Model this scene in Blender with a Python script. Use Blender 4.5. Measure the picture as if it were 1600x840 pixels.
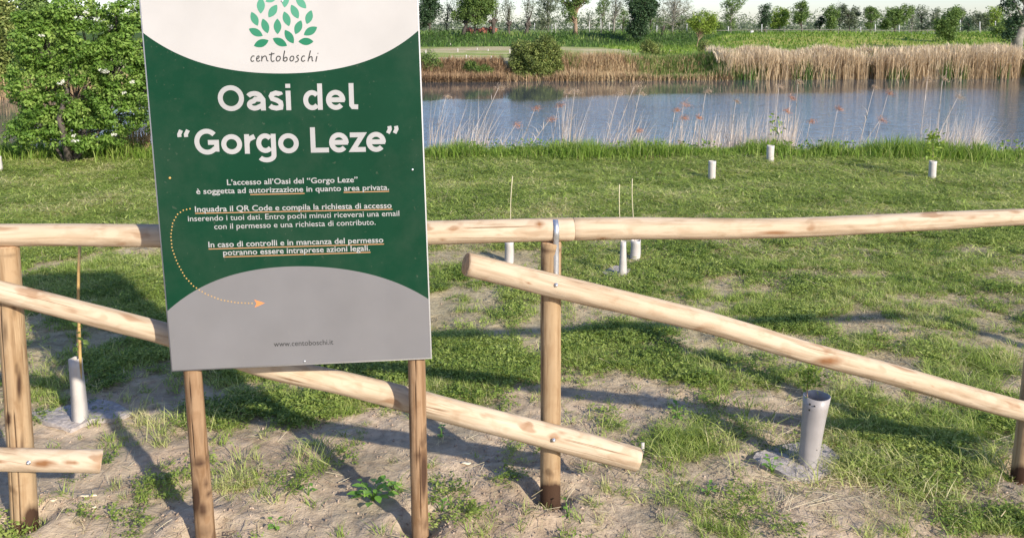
import bpy, math, random
import numpy as np
from mathutils import Vector, Matrix
R = math.radians
sc = bpy.context.scene
for o in list(bpy.data.objects): bpy.data.objects.remove(o)
col = sc.collection
rng = np.random.default_rng(7); random.seed(7)

# ------------------------------------------------------------------ camera
FPX, CX, CY, HOR, CAMZ = 1300.0, 800.0, 240.0, 45.0, 1.6
TH = math.atan((CY - HOR) / FPX)
cd = bpy.data.cameras.new('camera'); cam = bpy.data.objects.new('camera', cd); col.objects.link(cam)
cam.location = (0, 0, CAMZ); cam.rotation_euler = (math.pi / 2 - TH, 0, 0)
cd.sensor_width = 36; cd.lens = 36 * FPX / 1600; cd.shift_y = -(420 - CY) / 1600
cd.clip_start = 0.05; cd.clip_end = 3000
sc.camera = cam
# ------------------------------------------------------------------ sky, sun, exposure
SUN_EL, SUN_AZ = 26.0, 141.0            # the azimuth is counted clockwise from +Y
w = bpy.data.worlds.new('World'); sc.world = w; w.use_nodes = True
nt = w.node_tree; bg = nt.nodes['Background']
sky = nt.nodes.new('ShaderNodeTexSky'); sky.sky_type = 'NISHITA'; sky.sun_disc = False
sky.sun_elevation = R(SUN_EL); sky.sun_rotation = R(SUN_AZ)
sky.air_density = 1.0; sky.dust_density = 0.6; sky.ozone_density = 2.0; sky.altitude = 10
tw = nt.nodes.new('ShaderNodeMix'); tw.data_type = 'RGBA'; tw.blend_type = 'MULTIPLY'; tw.inputs[0].default_value = 1; tw.inputs[7].default_value = (0.92, 0.94, 1.12, 1)
nt.links.new(sky.outputs[0], tw.inputs[6]); nt.links.new(tw.outputs[2], bg.inputs[0]); bg.inputs[1].default_value = 0.115
sl = bpy.data.lights.new('sun', 'SUN'); sl.energy = 4.1; sl.angle = R(1.0); sl.color = (1, 0.92, 0.80)
so = bpy.data.objects.new('sun', sl); col.objects.link(so)
az, el = R(SUN_AZ), R(SUN_EL)
sd = Vector((math.sin(az) * math.cos(el), math.cos(az) * math.cos(el), math.sin(el)))
so.rotation_euler = sd.to_track_quat('Z', 'Y').to_euler(); so.location = sd * 50
sc.view_settings.view_transform = 'Standard'; sc.view_settings.look = 'None'
sc.view_settings.exposure = 0.78; sc.view_settings.gamma = 1

# ------------------------------------------------------------------ pixels of the photograph <-> places
_f = np.array([0, math.cos(TH), -math.sin(TH)]); _u = np.array([0, math.sin(TH), math.cos(TH)]); _r = np.array([1.0, 0, 0])
CAM = np.array([0, 0, CAMZ])
def ray(x, y): return _f + _r * (x - CX) / FPX + _u * (CY - y) / FPX
def at(x, y, Y): d = ray(x, y); return CAM + d * (Y / d[1])
def gnd(x, y, z=0.0): d = ray(x, y); return CAM + d * ((z - CAMZ) / d[2])
def plane_hit(x, y, P0, n): d = ray(x, y); return CAM + d * (np.dot(P0 - CAM, n) / np.dot(d, n))
def proj(P):
    q = np.asarray(P) - CAM; z = q @ _f
    return CX + FPX * (q @ _r) / z, CY - FPX * (q @ _u) / z

# ------------------------------------------------------------------ noise
def _h(ix, iy, s):
    v = np.sin(ix * 127.1 + iy * 311.7 + s * 74.7) * 43758.5453
    return v - np.floor(v)
def vn(x, y, s=0):
    x = np.asarray(x, float); y = np.asarray(y, float)
    ix = np.floor(x); iy = np.floor(y); fx = x - ix; fy = y - iy
    fx = fx * fx * (3 - 2 * fx); fy = fy * fy * (3 - 2 * fy)
    return (_h(ix, iy, s) * (1 - fx) + _h(ix + 1, iy, s) * fx) * (1 - fy) + (_h(ix, iy + 1, s) * (1 - fx) + _h(ix + 1, iy + 1, s) * fx) * fy
def fbm(x, y, s=0, o=4):
    t = 0; a = 0.5; n = 0
    for k in range(o): t = t + a * vn(x * 2 ** k, y * 2 ** k, s + k * 3.1); n += a; a *= 0.55
    return t / n
def ss(a, b, x): t = np.clip((np.asarray(x, float) - a) / (b - a), 0, 1); return t * t * (3 - 2 * t)

# ------------------------------------------------------------------ objects
def tag(o, label=None, cat=None, group=None, kind=None):
    if label: o['label'] = label
    if cat: o['category'] = cat
    if group: o['group'] = group
    if kind: o['kind'] = kind
    return o
def thing(name, label, cat, loc, group=None):
    o = bpy.data.objects.new(name, None); col.objects.link(o); o.location = tuple(loc); o.empty_display_size = 0.05
    return tag(o, label, cat, group)
def link(name, me, parent=None, loc=None, label=None):
    o = bpy.data.objects.new(name, me); col.objects.link(o)
    if loc is not None: o.location = tuple(loc)
    if parent is not None:
        o.parent = parent
    if label: o['label'] = label
    return o
def mesh_np(name, V, faces, mats=(), attrs=None, smooth=False, mat_idx=None):
    """faces: list of int arrays (n,k)"""
    me = bpy.data.meshes.new(name); V = np.asarray(V, np.float32)
    me.vertices.add(len(V)); me.vertices.foreach_set('co', V.ravel())
    fl = [np.asarray(f, np.int32) for f in faces if len(f)]
    li = np.concatenate([f.ravel() for f in fl]); tot = np.concatenate([np.full(len(f), f.shape[1], np.int32) for f in fl])
    st = np.concatenate([[0], np.cumsum(tot)[:-1]]).astype(np.int32)
    me.loops.add(len(li)); me.loops.foreach_set('vertex_index', li)
    me.polygons.add(len(tot)); me.polygons.foreach_set('loop_start', st)
    for m in mats: me.materials.append(m)
    if mat_idx is not None: me.polygons.foreach_set('material_index', np.asarray(mat_idx, np.int32))
    me.update(calc_edges=True); me.validate()
    if smooth: me.polygons.foreach_set('use_smooth', np.ones(len(me.polygons), bool))
    for k, a in (attrs or {}).items():
        a = np.asarray(a, np.float32)
        at_ = me.attributes.new(k, 'FLOAT' if a.ndim == 1 else 'FLOAT_COLOR', 'POINT')
        if a.ndim == 1: at_.data.foreach_set('value', a)
        else: at_.data.foreach_set('color', np.concatenate([a, np.ones((len(a), 1), np.float32)], 1).ravel())
    return me
class MB:
    def __init__(s): s.V = []; s.F = {}; s.n = 0; s.A = []; s.M = {}
    def add(s, V, F, tint=0.5):
        V = np.asarray(V, float).reshape(-1, 3)
        for f in F:
            f = np.asarray(f)
            if len(f): s.F.setdefault(f.shape[1], []).append(f + s.n)
        s.V.append(V); s.A.append(np.broadcast_to(np.asarray(tint, float), (len(V),))); s.n += len(V)
    def mesh(s, name, mats, smooth=False, attr='tint', off=(0, 0, 0)):
        V = np.concatenate(s.V) - np.asarray(off)
        return mesh_np(name, V, [np.concatenate(v) for v in s.F.values()], mats, {attr: np.concatenate(s.A)}, smooth)
    def tube(s, P, rad, n=8, tint=0.5, cap=True):
        P = np.asarray(P, float); rad = np.broadcast_to(np.asarray(rad, float), (len(P),))
        T = np.gradient(P, axis=0); T /= np.linalg.norm(T, axis=1)[:, None] + 1e-12
        ref = np.array([1.0, 0, 0]) if abs(T[0][0]) < 0.8 else np.array([0, 1.0, 0])
        a = np.cross(T, ref); a /= np.linalg.norm(a, axis=1)[:, None]; b = np.cross(T, a)
        th = np.arange(n) * 2 * np.pi / n
        V = P[:, None, :] + rad[:, None, None] * (a[:, None, :] * np.cos(th)[None, :, None] + b[:, None, :] * np.sin(th)[None, :, None])
        m = len(P); i = np.arange(m - 1)[:, None] * n; j = np.arange(n)[None, :]; k = (j + 1) % n
        Q = np.stack([i + j, i + k, i + n + k, i + n + j], -1).reshape(-1, 4)
        F = [Q[:, ::-1]]
        if cap: F += [np.arange(n)[None, :], (np.arange(n)[::-1] + (m - 1) * n)[None, :]]
        s.add(V.reshape(-1, 3), F, tint)
    def box(s, c, h, M=None, tint=0.5):
        q = np.array([[x, y, z] for x in (-1, 1) for y in (-1, 1) for z in (-1, 1)], float) * np.asarray(h)
        if M is not None: q = q @ np.asarray(M).T
        s.add(q + np.asarray(c), [np.array([[0, 1, 3, 2], [4, 6, 7, 5], [0, 4, 5, 1], [2, 3, 7, 6], [0, 2, 6, 4], [1, 5, 7, 3]])], tint)
    def blades(s, B, h, wd, lean, az, face=None, tint=0.5, curl=1.6):
        B = np.asarray(B, float); n = len(B); h = np.broadcast_to(h, (n,)); wd = np.broadcast_to(wd, (n,))
        lean = np.broadcast_to(lean, (n,)); tint = np.broadcast_to(tint, (n,))
        d = np.stack([np.cos(az), np.sin(az), np.zeros(n)], 1)
        fa = az + np.pi / 2 + rng.normal(0, 0.6, n) if face is None else face
        sdv = np.stack([np.cos(fa), np.sin(fa), np.zeros(n)], 1) * wd[:, None] / 2
        up = np.array([0, 0, 1.0]); L = []
        for t, wk in ((0, 1.0), (0.45, 0.85)):
            c = B + d * (lean * h * t ** curl)[:, None] + up * (h * t * (1 - 0.15 * lean * t))[:, None]
            L += [c - sdv * wk, c + sdv * wk]
        c = B + d * (lean * h)[:, None] + up * (h * np.maximum(0.15, 1 - 0.35 * lean))[:, None]; L.append(c)
        V = np.stack(L, 1); i = np.arange(n)[:, None] * 5
        s.add(V.reshape(-1, 3), [i + np.array([[0, 1, 3, 2]]), i + np.array([[2, 3, 4]])], np.repeat(tint, 5))
    def leaves(s, C, size, up=0.3, aspect=0.55, tint=0.5, outward=None):
        C = np.asarray(C, float); n = len(C); size = np.broadcast_to(size, (n,)); tint = np.broadcast_to(tint, (n,))
        N = rng.normal(0, 1, (n, 3)); N[:, 2] = np.abs(N[:, 2]) + up
        if outward is not None: N += outward
        N /= np.linalg.norm(N, axis=1)[:, None]
        a = np.cross(N, rng.normal(0, 1, (n, 3))); a /= np.linalg.norm(a, axis=1)[:, None]; b = np.cross(N, a)
        a = a * (size / 2)[:, None]; b = b * (size * aspect / 2)[:, None]; dz = N * (size * 0.10)[:, None]
        V = np.stack([C - a, C + b * 1 - a * 0.1 + dz, C + a, C - b - a * 0.1 + dz], 1)
        i = np.arange(n)[:, None] * 4
        s.add(V.reshape(-1, 3), [i + np.array([[0, 1, 2, 3]])], np.repeat(tint, 4))

# ------------------------------------------------------------------ materials
def newmat(name):
    m = bpy.data.materials.new(name); m.use_nodes = True; n = m.node_tree.nodes; b = n['Principled BSDF']
    return m, n, m.node_tree.links, b
def ramp(n, stops):
    r = n.new('ShaderNodeValToRGB'); e = r.color_ramp.elements
    while len(e) < len(stops): e.new(0.5)
    for q, (p, c) in zip(e, stops): q.position = p; q.color = (*c, 1)
    return r
def plain(name, c, rough=0.6, metal=0.0, bump=0.0, scale=40, var=0.12, stretch=None):
    m, n, l, b = newmat(name); b.inputs['Roughness'].default_value = rough; b.inputs['Metallic'].default_value = metal
    tc = n.new('ShaderNodeTexCoord'); nz = n.new('ShaderNodeTexNoise'); nz.inputs['Scale'].default_value = scale; nz.inputs['Detail'].default_value = 5
    src = tc.outputs['Object']
    if stretch:
        mp = n.new('ShaderNodeMapping'); mp.inputs['Scale'].default_value = stretch; l.new(src, mp.inputs[0]); src = mp.outputs[0]
    l.new(src, nz.inputs['Vector'])
    r = ramp(n, [(0.3, tuple(x * (1 - var) for x in c)), (0.7, tuple(min(1, x * (1 + var)) for x in c))])
    l.new(nz.outputs['Fac'], r.inputs[0]); l.new(r.outputs[0], b.inputs['Base Color'])
    if bump:
        bp = n.new('ShaderNodeBump'); bp.inputs['Strength'].default_value = bump; bp.inputs['Distance'].default_value = 0.01
        l.new(nz.outputs['Fac'], bp.inputs['Height']); l.new(bp.outputs[0], b.inputs['Normal'])
    return m
def leafmat(name, stops, trans=0.3, rough=0.55, inst=False, patch=None):
    """leaf colours by the tint of each leaf (and, for instances, by each plant)"""
    m, n, l, b = newmat(name); b.inputs['Roughness'].default_value = rough
    b.inputs['Specular IOR Level'].default_value = 0.3
    at_ = n.new('ShaderNodeAttribute'); at_.attribute_name = 'tint'; f = at_.outputs['Fac']
    if inst:
        oi = n.new('ShaderNodeObjectInfo'); mx = n.new('ShaderNodeMath'); mx.operation = 'MULTIPLY_ADD'
        l.new(oi.outputs['Random'], mx.inputs[0]); mx.inputs[1].default_value = 0.55
        m2 = n.new('ShaderNodeMath'); m2.operation = 'MULTIPLY'; l.new(f, m2.inputs[0]); m2.inputs[1].default_value = 0.45
        l.new(m2.outputs[0], mx.inputs[2]); f = mx.outputs[0]
        if patch:
            nz = n.new('ShaderNodeTexNoise'); nz.inputs['Scale'].default_value = patch; nz.inputs['Detail'].default_value = 3
            l.new(oi.outputs['Location'], nz.inputs['Vector'])
            a = n.new('ShaderNodeMath'); a.operation = 'MULTIPLY_ADD'; l.new(nz.outputs['Fac'], a.inputs[0]); a.inputs[1].default_value = 1.5; a.inputs[2].default_value = -0.75
            a2 = n.new('ShaderNodeMath'); a2.operation = 'ADD'; a2.use_clamp = True; l.new(a.outputs[0], a2.inputs[0]); l.new(f, a2.inputs[1]); f = a2.outputs[0]
    r = ramp(n, stops); l.new(f, r.inputs[0]); l.new(r.outputs[0], b.inputs['Base Color'])
    if trans:
        t = n.new('ShaderNodeBsdfTranslucent'); l.new(r.outputs[0], t.inputs['Color']); ms = n.new('ShaderNodeMixShader'); ms.inputs[0].default_value = trans
        l.new(b.outputs[0], ms.inputs[1]); l.new(t.outputs[0], ms.inputs[2]); l.new(ms.outputs[0], n['Material Output'].inputs[0])
    return m
def woodmat(name, c1, c2, dark, grain=1.0):
    m, n, l, b = newmat(name); b.inputs['Roughness'].default_value = 0.8; b.inputs['Specular IOR Level'].default_value = 0.12
    tc = n.new('ShaderNodeTexCoord')
    def nz(sc_, det, x, y, z, dist=0):
        mp = n.new('ShaderNodeMapping'); mp.inputs['Scale'].default_value = (x, y, z); l.new(tc.outputs['Object'], mp.inputs[0])
        q = n.new('ShaderNodeTexNoise'); q.inputs['Scale'].default_value = sc_; q.inputs['Detail'].default_value = det; q.inputs['Distortion'].default_value = dist
        l.new(mp.outputs[0], q.inputs['Vector']); return q
    g = nz(60, 6, 1, 1, 0.07, 0.4); big = nz(9, 4, 1, 1, 0.35); kn = nz(16, 2, 1, 1, 0.45, 0.3)
    r = ramp(n, [(0.25, c2), (0.75, c1)]); l.new(big.outputs['Fac'], r.inputs[0])
    gr = ramp(n, [(0.30, (0.62, 0.55, 0.48)), (0.5, (0.97, 0.95, 0.93)), (0.8, (1, 1, 1))]); l.new(g.outputs['Fac'], gr.inputs[0])
    mu = n.new('ShaderNodeMix'); mu.data_type = 'RGBA'; mu.blend_type = 'MULTIPLY'; mu.inputs[0].default_value = grain * 0.8
    l.new(r.outputs[0], mu.inputs[6]); l.new(gr.outputs[0], mu.inputs[7])
    bl = nz(26, 5, 1, 1, 0.5, 0.8); br_ = ramp(n, [(0.34, (0.66, 0.55, 0.46)), (0.50, (1, 1, 1))]); l.new(bl.outputs['Fac'], br_.inputs[0])
    mu2 = n.new('ShaderNodeMix'); mu2.data_type = 'RGBA'; mu2.blend_type = 'MULTIPLY'; mu2.inputs[0].default_value = .42; l.new(mu.outputs[2], mu2.inputs[6]); l.new(br_.outputs[0], mu2.inputs[7]); mu = mu2
    cr_ = nz(34, 2, 1, 1, 0.022, 0.15); cm = ramp(n, [(0.480, (1, 1, 1)), (0.497, (0.30, 0.20, 0.13)), (0.503, (0.30, 0.20, 0.13)), (0.520, (1, 1, 1))]); l.new(cr_.outputs['Fac'], cm.inputs[0])
    ck_ = nz(7, 3, 1, 1, 0.4); cq = ramp(n, [(0.50, (0, 0, 0)), (0.60, (.8, .8, .8))]); l.new(ck_.outputs['Fac'], cq.inputs[0])
    mu3 = n.new('ShaderNodeMix'); mu3.data_type = 'RGBA'; mu3.blend_type = 'MULTIPLY'; l.new(cq.outputs[0], mu3.inputs[0]); l.new(mu.outputs[2], mu3.inputs[6]); l.new(cm.outputs[0], mu3.inputs[7]); mu = mu3
    kr = ramp(n, [(0.63, (0, 0, 0)), (0.70, (1, 1, 1))]); l.new(kn.outputs['Fac'], kr.inputs[0])
    st = n.new('ShaderNodeAttribute'); st.attribute_name = 'stain'
    sn = n.new('ShaderNodeMath'); sn.operation = 'MULTIPLY_ADD'; l.new(g.outputs['Fac'], sn.inputs[0]); sn.inputs[1].default_value = 1.2; sn.inputs[2].default_value = -0.6
    s2 = n.new('ShaderNodeMath'); s2.operation = 'ADD'; l.new(st.outputs['Fac'], s2.inputs[0]); l.new(sn.outputs[0], s2.inputs[1])
    s3 = ramp(n, [(0.22, (0, 0, 0)), (0.85, (1, 1, 1))]); l.new(s2.outputs[0], s3.inputs[0])
    k2 = n.new('ShaderNodeMath'); k2.operation = 'MULTIPLY'; k2.inputs[1].default_value = 0.6; l.new(kr.outputs[0], k2.inputs[0])
    mxm = n.new('ShaderNodeMath'); mxm.operation = 'MAXIMUM'; l.new(s3.outputs[0], mxm.inputs[0]); l.new(k2.outputs[0], mxm.inputs[1])
    md = n.new('ShaderNodeMix'); md.data_type = 'RGBA'; l.new(mxm.outputs[0], md.inputs[0]); l.new(mu.outputs[2], md.inputs[6]); md.inputs[7].default_value = (*dark, 1)
    l.new(md.outputs[2], b.inputs['Base Color'])
    bp = n.new('ShaderNodeBump'); bp.inputs['Strength'].default_value = 0.35; bp.inputs['Distance'].default_value = 0.004
    l.new(g.outputs['Fac'], bp.inputs['Height']); l.new(bp.outputs[0], b.inputs['Normal'])
    return m
def flat(name, c, rough=0.45, spec=0.3):
    m, n, l, b = newmat(name)
    b.inputs['Roughness'].default_value = rough; b.inputs['Specular IOR Level'].default_value = spec
    tc = n.new('ShaderNodeTexCoord'); nz = n.new('ShaderNodeTexNoise'); nz.inputs['Scale'].default_value = 6; nz.inputs['Detail'].default_value = 6
    l.new(tc.outputs['Object'], nz.inputs['Vector'])
    r = ramp(n, [(0.3, tuple(x * 0.93 for x in c)), (0.7, tuple(min(1, x * 1.05) for x in c))]); l.new(nz.outputs['Fac'], r.inputs[0])
    sp = n.new('ShaderNodeTexNoise'); sp.inputs['Scale'].default_value = 95; sp.inputs['Detail'].default_value = 2; l.new(tc.outputs['Object'], sp.inputs['Vector'])
    sr = ramp(n, [(0.70, (0, 0, 0)), (0.76, (.10, .10, .10))]); l.new(sp.outputs['Fac'], sr.inputs[0]); dm = n.new('ShaderNodeMix'); dm.data_type = 'RGBA'; l.new(sr.outputs[0], dm.inputs[0]); l.new(r.outputs[0], dm.inputs[6]); dm.inputs[7].default_value = (.33, .28, .22, 1)
    d2 = n.new('ShaderNodeTexNoise'); d2.inputs['Scale'].default_value = 3.5; d2.inputs['Detail'].default_value = 7; d2.inputs['Roughness'].default_value = .7; l.new(tc.outputs['Object'], d2.inputs['Vector'])
    s2 = ramp(n, [(0.45, (0, 0, 0)), (0.75, (.05, .05, .05))]); l.new(d2.outputs['Fac'], s2.inputs[0]); e2 = n.new('ShaderNodeMix'); e2.data_type = 'RGBA'; l.new(s2.outputs[0], e2.inputs[0]); l.new(dm.outputs[2], e2.inputs[6]); e2.inputs[7].default_value = (.33, .29, .24, 1); l.new(e2.outputs[2], b.inputs['Base Color'])
    r2 = ramp(n, [(0.3, (rough - .08,) * 3), (0.7, (rough + .08,) * 3)]); l.new(nz.outputs['Fac'], r2.inputs[0]); l.new(r2.outputs[0], b.inputs['Roughness'])
    return m
M = {}
M['wood'] = woodmat('peeled_wood', (0.545, 0.447, 0.33), (0.455, 0.352, 0.238), (0.22, 0.105, 0.045))
M['wood_post'] = woodmat('post_wood', (0.43, 0.315, 0.19), (0.32, 0.22, 0.125), (0.055, 0.03, 0.018), 1.2)
M['wood_sign'] = woodmat('weathered_post_wood', (0.35, 0.235, 0.14), (0.225, 0.14, 0.078), (0.065, 0.036, 0.022), 1.3)
M['wood_end'] = plain('end_grain', (0.50, 0.32, 0.18), 0.8, bump=0.3, scale=90, var=0.3)
M['steel'] = plain('galvanised_steel', (0.62, 0.64, 0.66), 0.38, 0.85, scale=60)
M['panel'] = flat('panel_white', (0.48, 0.47, 0.46), 0.35)
M['print_white'] = flat('print_white', (0.42, 0.405, 0.385), 0.4)
M['print_green'] = flat('print_green', (0.003, 0.036, 0.016), 0.5, 0.15)
M['print_grey'] = flat('print_grey', (0.170, 0.165, 0.165), 0.45)
M['letter_white'] = flat('letter_white', (0.34, 0.335, 0.325), 0.5)
M['letter_dark'] = flat('letter_dark', (0.03, 0.03, 0.03), 0.5)
M['underline'] = flat('underline_tan', (0.42, 0.22, 0.10), 0.5)
M['dots'] = flat('dot_ochre', (0.50, 0.30, 0.09), 0.5)
M['orange'] = flat('arrow_orange', (0.60, 0.22, 0.08), 0.5)
M['tube'] = plain('shelter_plastic', (0.47, 0.43, 0.39), 0.5, scale=14, var=0.1)
M['tube_grey'] = plain('grey_shelter_plastic', (0.31, 0.285, 0.275), 0.42, scale=20, var=0.08)
M['hole'] = plain('dark_hole', (0.02, 0.02, 0.02), 0.9)
M['mat'] = plain('mulch_felt', (0.34, 0.30, 0.275), 0.95, bump=0.6, scale=60, var=0.25)
M['bamboo'] = plain('bamboo', (0.42, 0.27, 0.10), 0.5, scale=30, var=0.3)
M['stick'] = plain('pale_stick', (0.55, 0.48, 0.32), 0.6)
M['bark'] = plain('dark_bark', (0.075, 0.060, 0.048), 0.9, bump=0.5, scale=9, var=0.4, stretch=(1, 1, .3))
M['bark_pale'] = plain('pale_bark', (0.22, 0.20, 0.17), 0.85, bump=0.3, scale=6, var=0.35)
M['bark_tan'] = plain('tan_bark', (0.25, 0.17, 0.11), 0.9, bump=0.5, scale=8, var=0.4)
M['white_paint'] = plain('white_paint', (0.50, 0.49, 0.47), 0.6)
M['heap'] = plain('rust_red', (0.30, 0.11, 0.07), 0.9, scale=3, var=0.3)
L = lambda *a, **k: leafmat(*a, **k)
M['elder'] = L('elder_leaf', [(0, (0.075, 0.15, 0.025)), (0.5, (0.18, 0.31, 0.05)), (1, (0.34, 0.46, 0.11))], 0.45)
M['flower'] = L('elder_flower', [(0, (0.6, 0.6, 0.45)), (1, (0.75, 0.74, 0.62))], 0.2)
M['green_mid'] = L('leaf_mid', [(0, (0.07, 0.13, 0.035)), (1, (0.27, 0.38, 0.10))], 0.45)
M['green_dark'] = L('leaf_dark', [(0, (0.022, 0.048, 0.022)), (1, (0.075, 0.135, 0.05))], 0.2)
M['green_bright'] = L('leaf_bright', [(0, (0.14, 0.23, 0.03)), (1, (0.36, 0.46, 0.08))], 0.35)
M['green_grey'] = L('leaf_grey', [(0, (0.09, 0.125, 0.075)), (1, (0.28, 0.32, 0.19))], 0.4)
M['wispy'] = L('leaf_wispy', [(0, (0.16, 0.16, 0.11)), (1, (0.32, 0.31, 0.22))], 0.3)
M['olive'] = L('leaf_olive', [(0, (0.07, 0.10, 0.03)), (0.5, (0.18, 0.235, 0.055)), (1, (0.34, 0.36, 0.11))], 0.3)
M['reed'] = L('dry_reed', [(0, (0.30, 0.20, 0.11)), (0.5, (0.54, 0.41, 0.25)), (1, (0.72, 0.60, 0.42))], 0.35, 0.8)
M['brush'] = L('dry_brush', [(0, (0.17, 0.10, 0.055)), (0.5, (0.38, 0.25, 0.14)), (1, (0.56, 0.44, 0.25))], 0.2, 0.85)
M['sedge'] = L('sedge', [(0, (0.045, 0.10, 0.02)), (0.6, (0.13, 0.23, 0.045)), (1, (0.30, 0.34, 0.10))], 0.4)
M['fringe'] = L('bank_grass', [(0, (0.11, 0.20, 0.025)), (0.6, (0.25, 0.37, 0.055)), (1, (0.44, 0.47, 0.15))], 0.5)
M['pale_stem'] = L('pale_stem', [(0, (0.34, 0.26, 0.20)), (1, (0.74, 0.65, 0.57))], 0.3, 0.7)
M['plume_orange'] = L('plume_orange', [(0, (0.40, 0.17, 0.09)), (1, (0.78, 0.42, 0.26))], 0.35, 0.9)
M['plume_tan'] = L('plume_tan', [(0, (0.40, 0.28, 0.18)), (1, (0.72, 0.56, 0.41))], 0.35, 0.9)
M['lawn'] = L('lawn_blade', [(0, (0.16, 0.22, 0.04)), (0.35, (0.30, 0.41, 0.08)), (0.7, (0.49, 0.54, 0.17)), (1, (0.68, 0.60, 0.34))], 0.5, 0.6, inst=True, patch=1.1)
M['weed'] = L('weed_leaf', [(0, (0.10, 0.18, 0.035)), (0.5, (0.28, 0.37, 0.075)), (1, (0.48, 0.54, 0.16))], 0.45, 0.5, inst=True, patch=1.6)
M['straw'] = L('straw', [(0, (0.34, 0.26, 0.14)), (1, (0.68, 0.58, 0.36))], 0.2, 0.8, inst=True)
M['big_weed'] = L('broad_weed', [(0, (0.12, 0.27, 0.04)), (1, (0.28, 0.48, 0.08))], 0.35, 0.5)
M['clod'] = leafmat('clod_soil', [(0, (0.20, 0.145, 0.10)), (0.5, (0.36, 0.27, 0.20)), (1, (0.54, 0.43, 0.33))], 0, 0.95, inst=True)
M['chip'] = plain('wood_chip', (0.72, 0.60, 0.42), 0.8)

# ------------------------------------------------------------------ the lie of the land
WZ = -0.8
FEET = [tuple(gnd(a, b)[:2]) for a, b in ((35, 818), (860, 778), (1596, 744), (323, 840), (655, 822))]
def shore(x): return np.interp(x, [-60, -24, -17, -9, -4, 8, 25, 60, 200], [24, 26, 28.5, 35, 38, 39.2, 40.6, 42, 46])
def nearbank(x): return 10.55 + 0.25 * (fbm(np.asarray(x, float) * 0.6 + 5, 0 * np.asarray(x, float), 3) - 0.5) * 2
def height(x, y, fine=True):
    x = np.asarray(x, float); y = np.asarray(y, float)
    z = (fbm(x * 0.7 + 3, y * 0.7, 1) - 0.5) * 0.07 * ss(0, 3, y)
    if fine:
        soil = ss(5.5, 4.0, y)
        z = z + (fbm(x * 9, y * 9, 2, 4) - 0.5) * 0.030 * soil + (fbm(x * 38, y * 38, 6, 3) - 0.5) * 0.016 * soil
    nb = nearbank(x); sh = shore(x)
    z = z * ss(60, 9, y)
    if fine:
        for fx, fy in FEET:
            r = np.hypot(x - fx, y - fy); z = z - .045 * np.exp(-(r / .055) ** 2) + .022 * np.exp(-((r - .13) / .06) ** 2) * (.4 + 1.2 * vn(x * 12, y * 12, 4))
    bank = ss(nb - 0.1, nb + 1.7, y) * (-1.6)
    z = z + bank
    rise = ss(sh - 0.6, sh + 2.2, y) * 1.6
    z = z + rise
    lx = ss(-2, 2, x - .235 * y)                                          # 0: flat field behind the bank, 1: meadow slope
    emb = (1 - lx) * ss(78, 88, y) + lx * ss(48, 74, y)
    return z + 1.13 * emb + 0.25 * (fbm(x * .11, y * .11, 9) - .5) * ss(45, 60, y) * ss(120, 80, y)
def lines(a, b, fine, step, far, k):
    v = list(np.arange(a, b, step)); s = step
    while v[-1] < far: s *= k; v.append(v[-1] + s)
    return v
xp = lines(0, 3.3, 1, 0.025, 1500, 1.10); xs = np.array([-q for q in xp[:0:-1]] + xp)
yp = lines(2.0, 5.6, 1, 0.024, 60, 1.03)
while yp[-1] < 80: yp.append(yp[-1] + 0.9)
s_ = .9
while yp[-1] < 2600: s_ *= 1.12; yp.append(yp[-1] + s_)
yn = [-40, -15, -6, -2, 0, 0.7, 1.2, 1.5, 1.7, 1.85]; ys = np.array(yn + yp)
XX, YY = np.meshgrid(xs, ys)

# where the plants stand: patches as (photo x, y, rx, ry, weight), set out on the ground
GREEN = [(460, 625, 170, 50, 1.0), (330, 650, 130, 45, .9), (470, 650, 110, 40, .8), (690, 572, 175, 66, 1.05), (600, 610, 70, 30, .8), (715, 435, 50, 25, .7), (965, 540, 120, 52, .9), (1080, 590, 60, 50, .7),
         (1060, 690, 75, 42, 1.0), (1230, 500, 90, 25, .9), (1400, 700, 150, 70, 1.1), (1540, 815, 110, 26, 1.2), (385, 755, 50, 20, .6), (490, 720, 70, 25, .5), (600, 775, 55, 30, .55), (700, 682, 30, 12, .5),
         (700, 730, 22, 14, .35), (190, 560, 110, 55, .9), (70, 600, 60, 45, .6), (160, 480, 120, 60, .7), (1350, 430, 280, 60, .35), (1450, 540, 200, 60, .45), (1200, 580, 80, 40, .55), (1340, 640, 80, 50, .6),
         (1100, 800, 80, 40, .45), (880, 800, 25, 10, .4), (1140, 680, 60, 25, .5), (1380, 790, 40, 12, .35), (430, 570, 160, 40, .9), (560, 700, 20, 10, .2), (1050, 480, 110, 30, .4)]
BARE = [(130, 740, 190, 100, 1.2), (250, 690, 60, 40, .6), (330, 800, 100, 40, .6), (570, 690, 90, 35, .9), (760, 720, 130, 80, 1.1), (960, 625, 110, 28, .9), (930, 780, 100, 50, .9), (1170, 650, 90, 35, .6), (1160, 740, 90, 35, .8),
        (1330, 800, 150, 35, 1.1), (760, 465, 80, 22, .6), (1590, 730, 60, 50, .9), (500, 800, 120, 40, .8), (900, 640, 60, 40, .5), (90, 500, 30, 15, .4), (820, 640, 70, 35, .8), (780, 565, 20, 8, .6), (1500, 740, 50, 20, .4), (250, 400, 50, 15, .5)]
def ell(x, y, lst, grow=1.0):
    t = np.zeros_like(x)
    for cx, cy, rx, ry, wt in lst:
        c = gnd(cx, cy); a = gnd(cx + rx, cy)[0] - c[0]; b = abs(gnd(cx, cy - ry)[1] - gnd(cx, cy + ry)[1]) / 2
        d = ((x - c[0]) / (a * grow)) ** 2 + ((y - c[1]) / (b * grow)) ** 2
        t = np.maximum(t, wt * np.exp(-d * 0.9))
    return t
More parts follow.
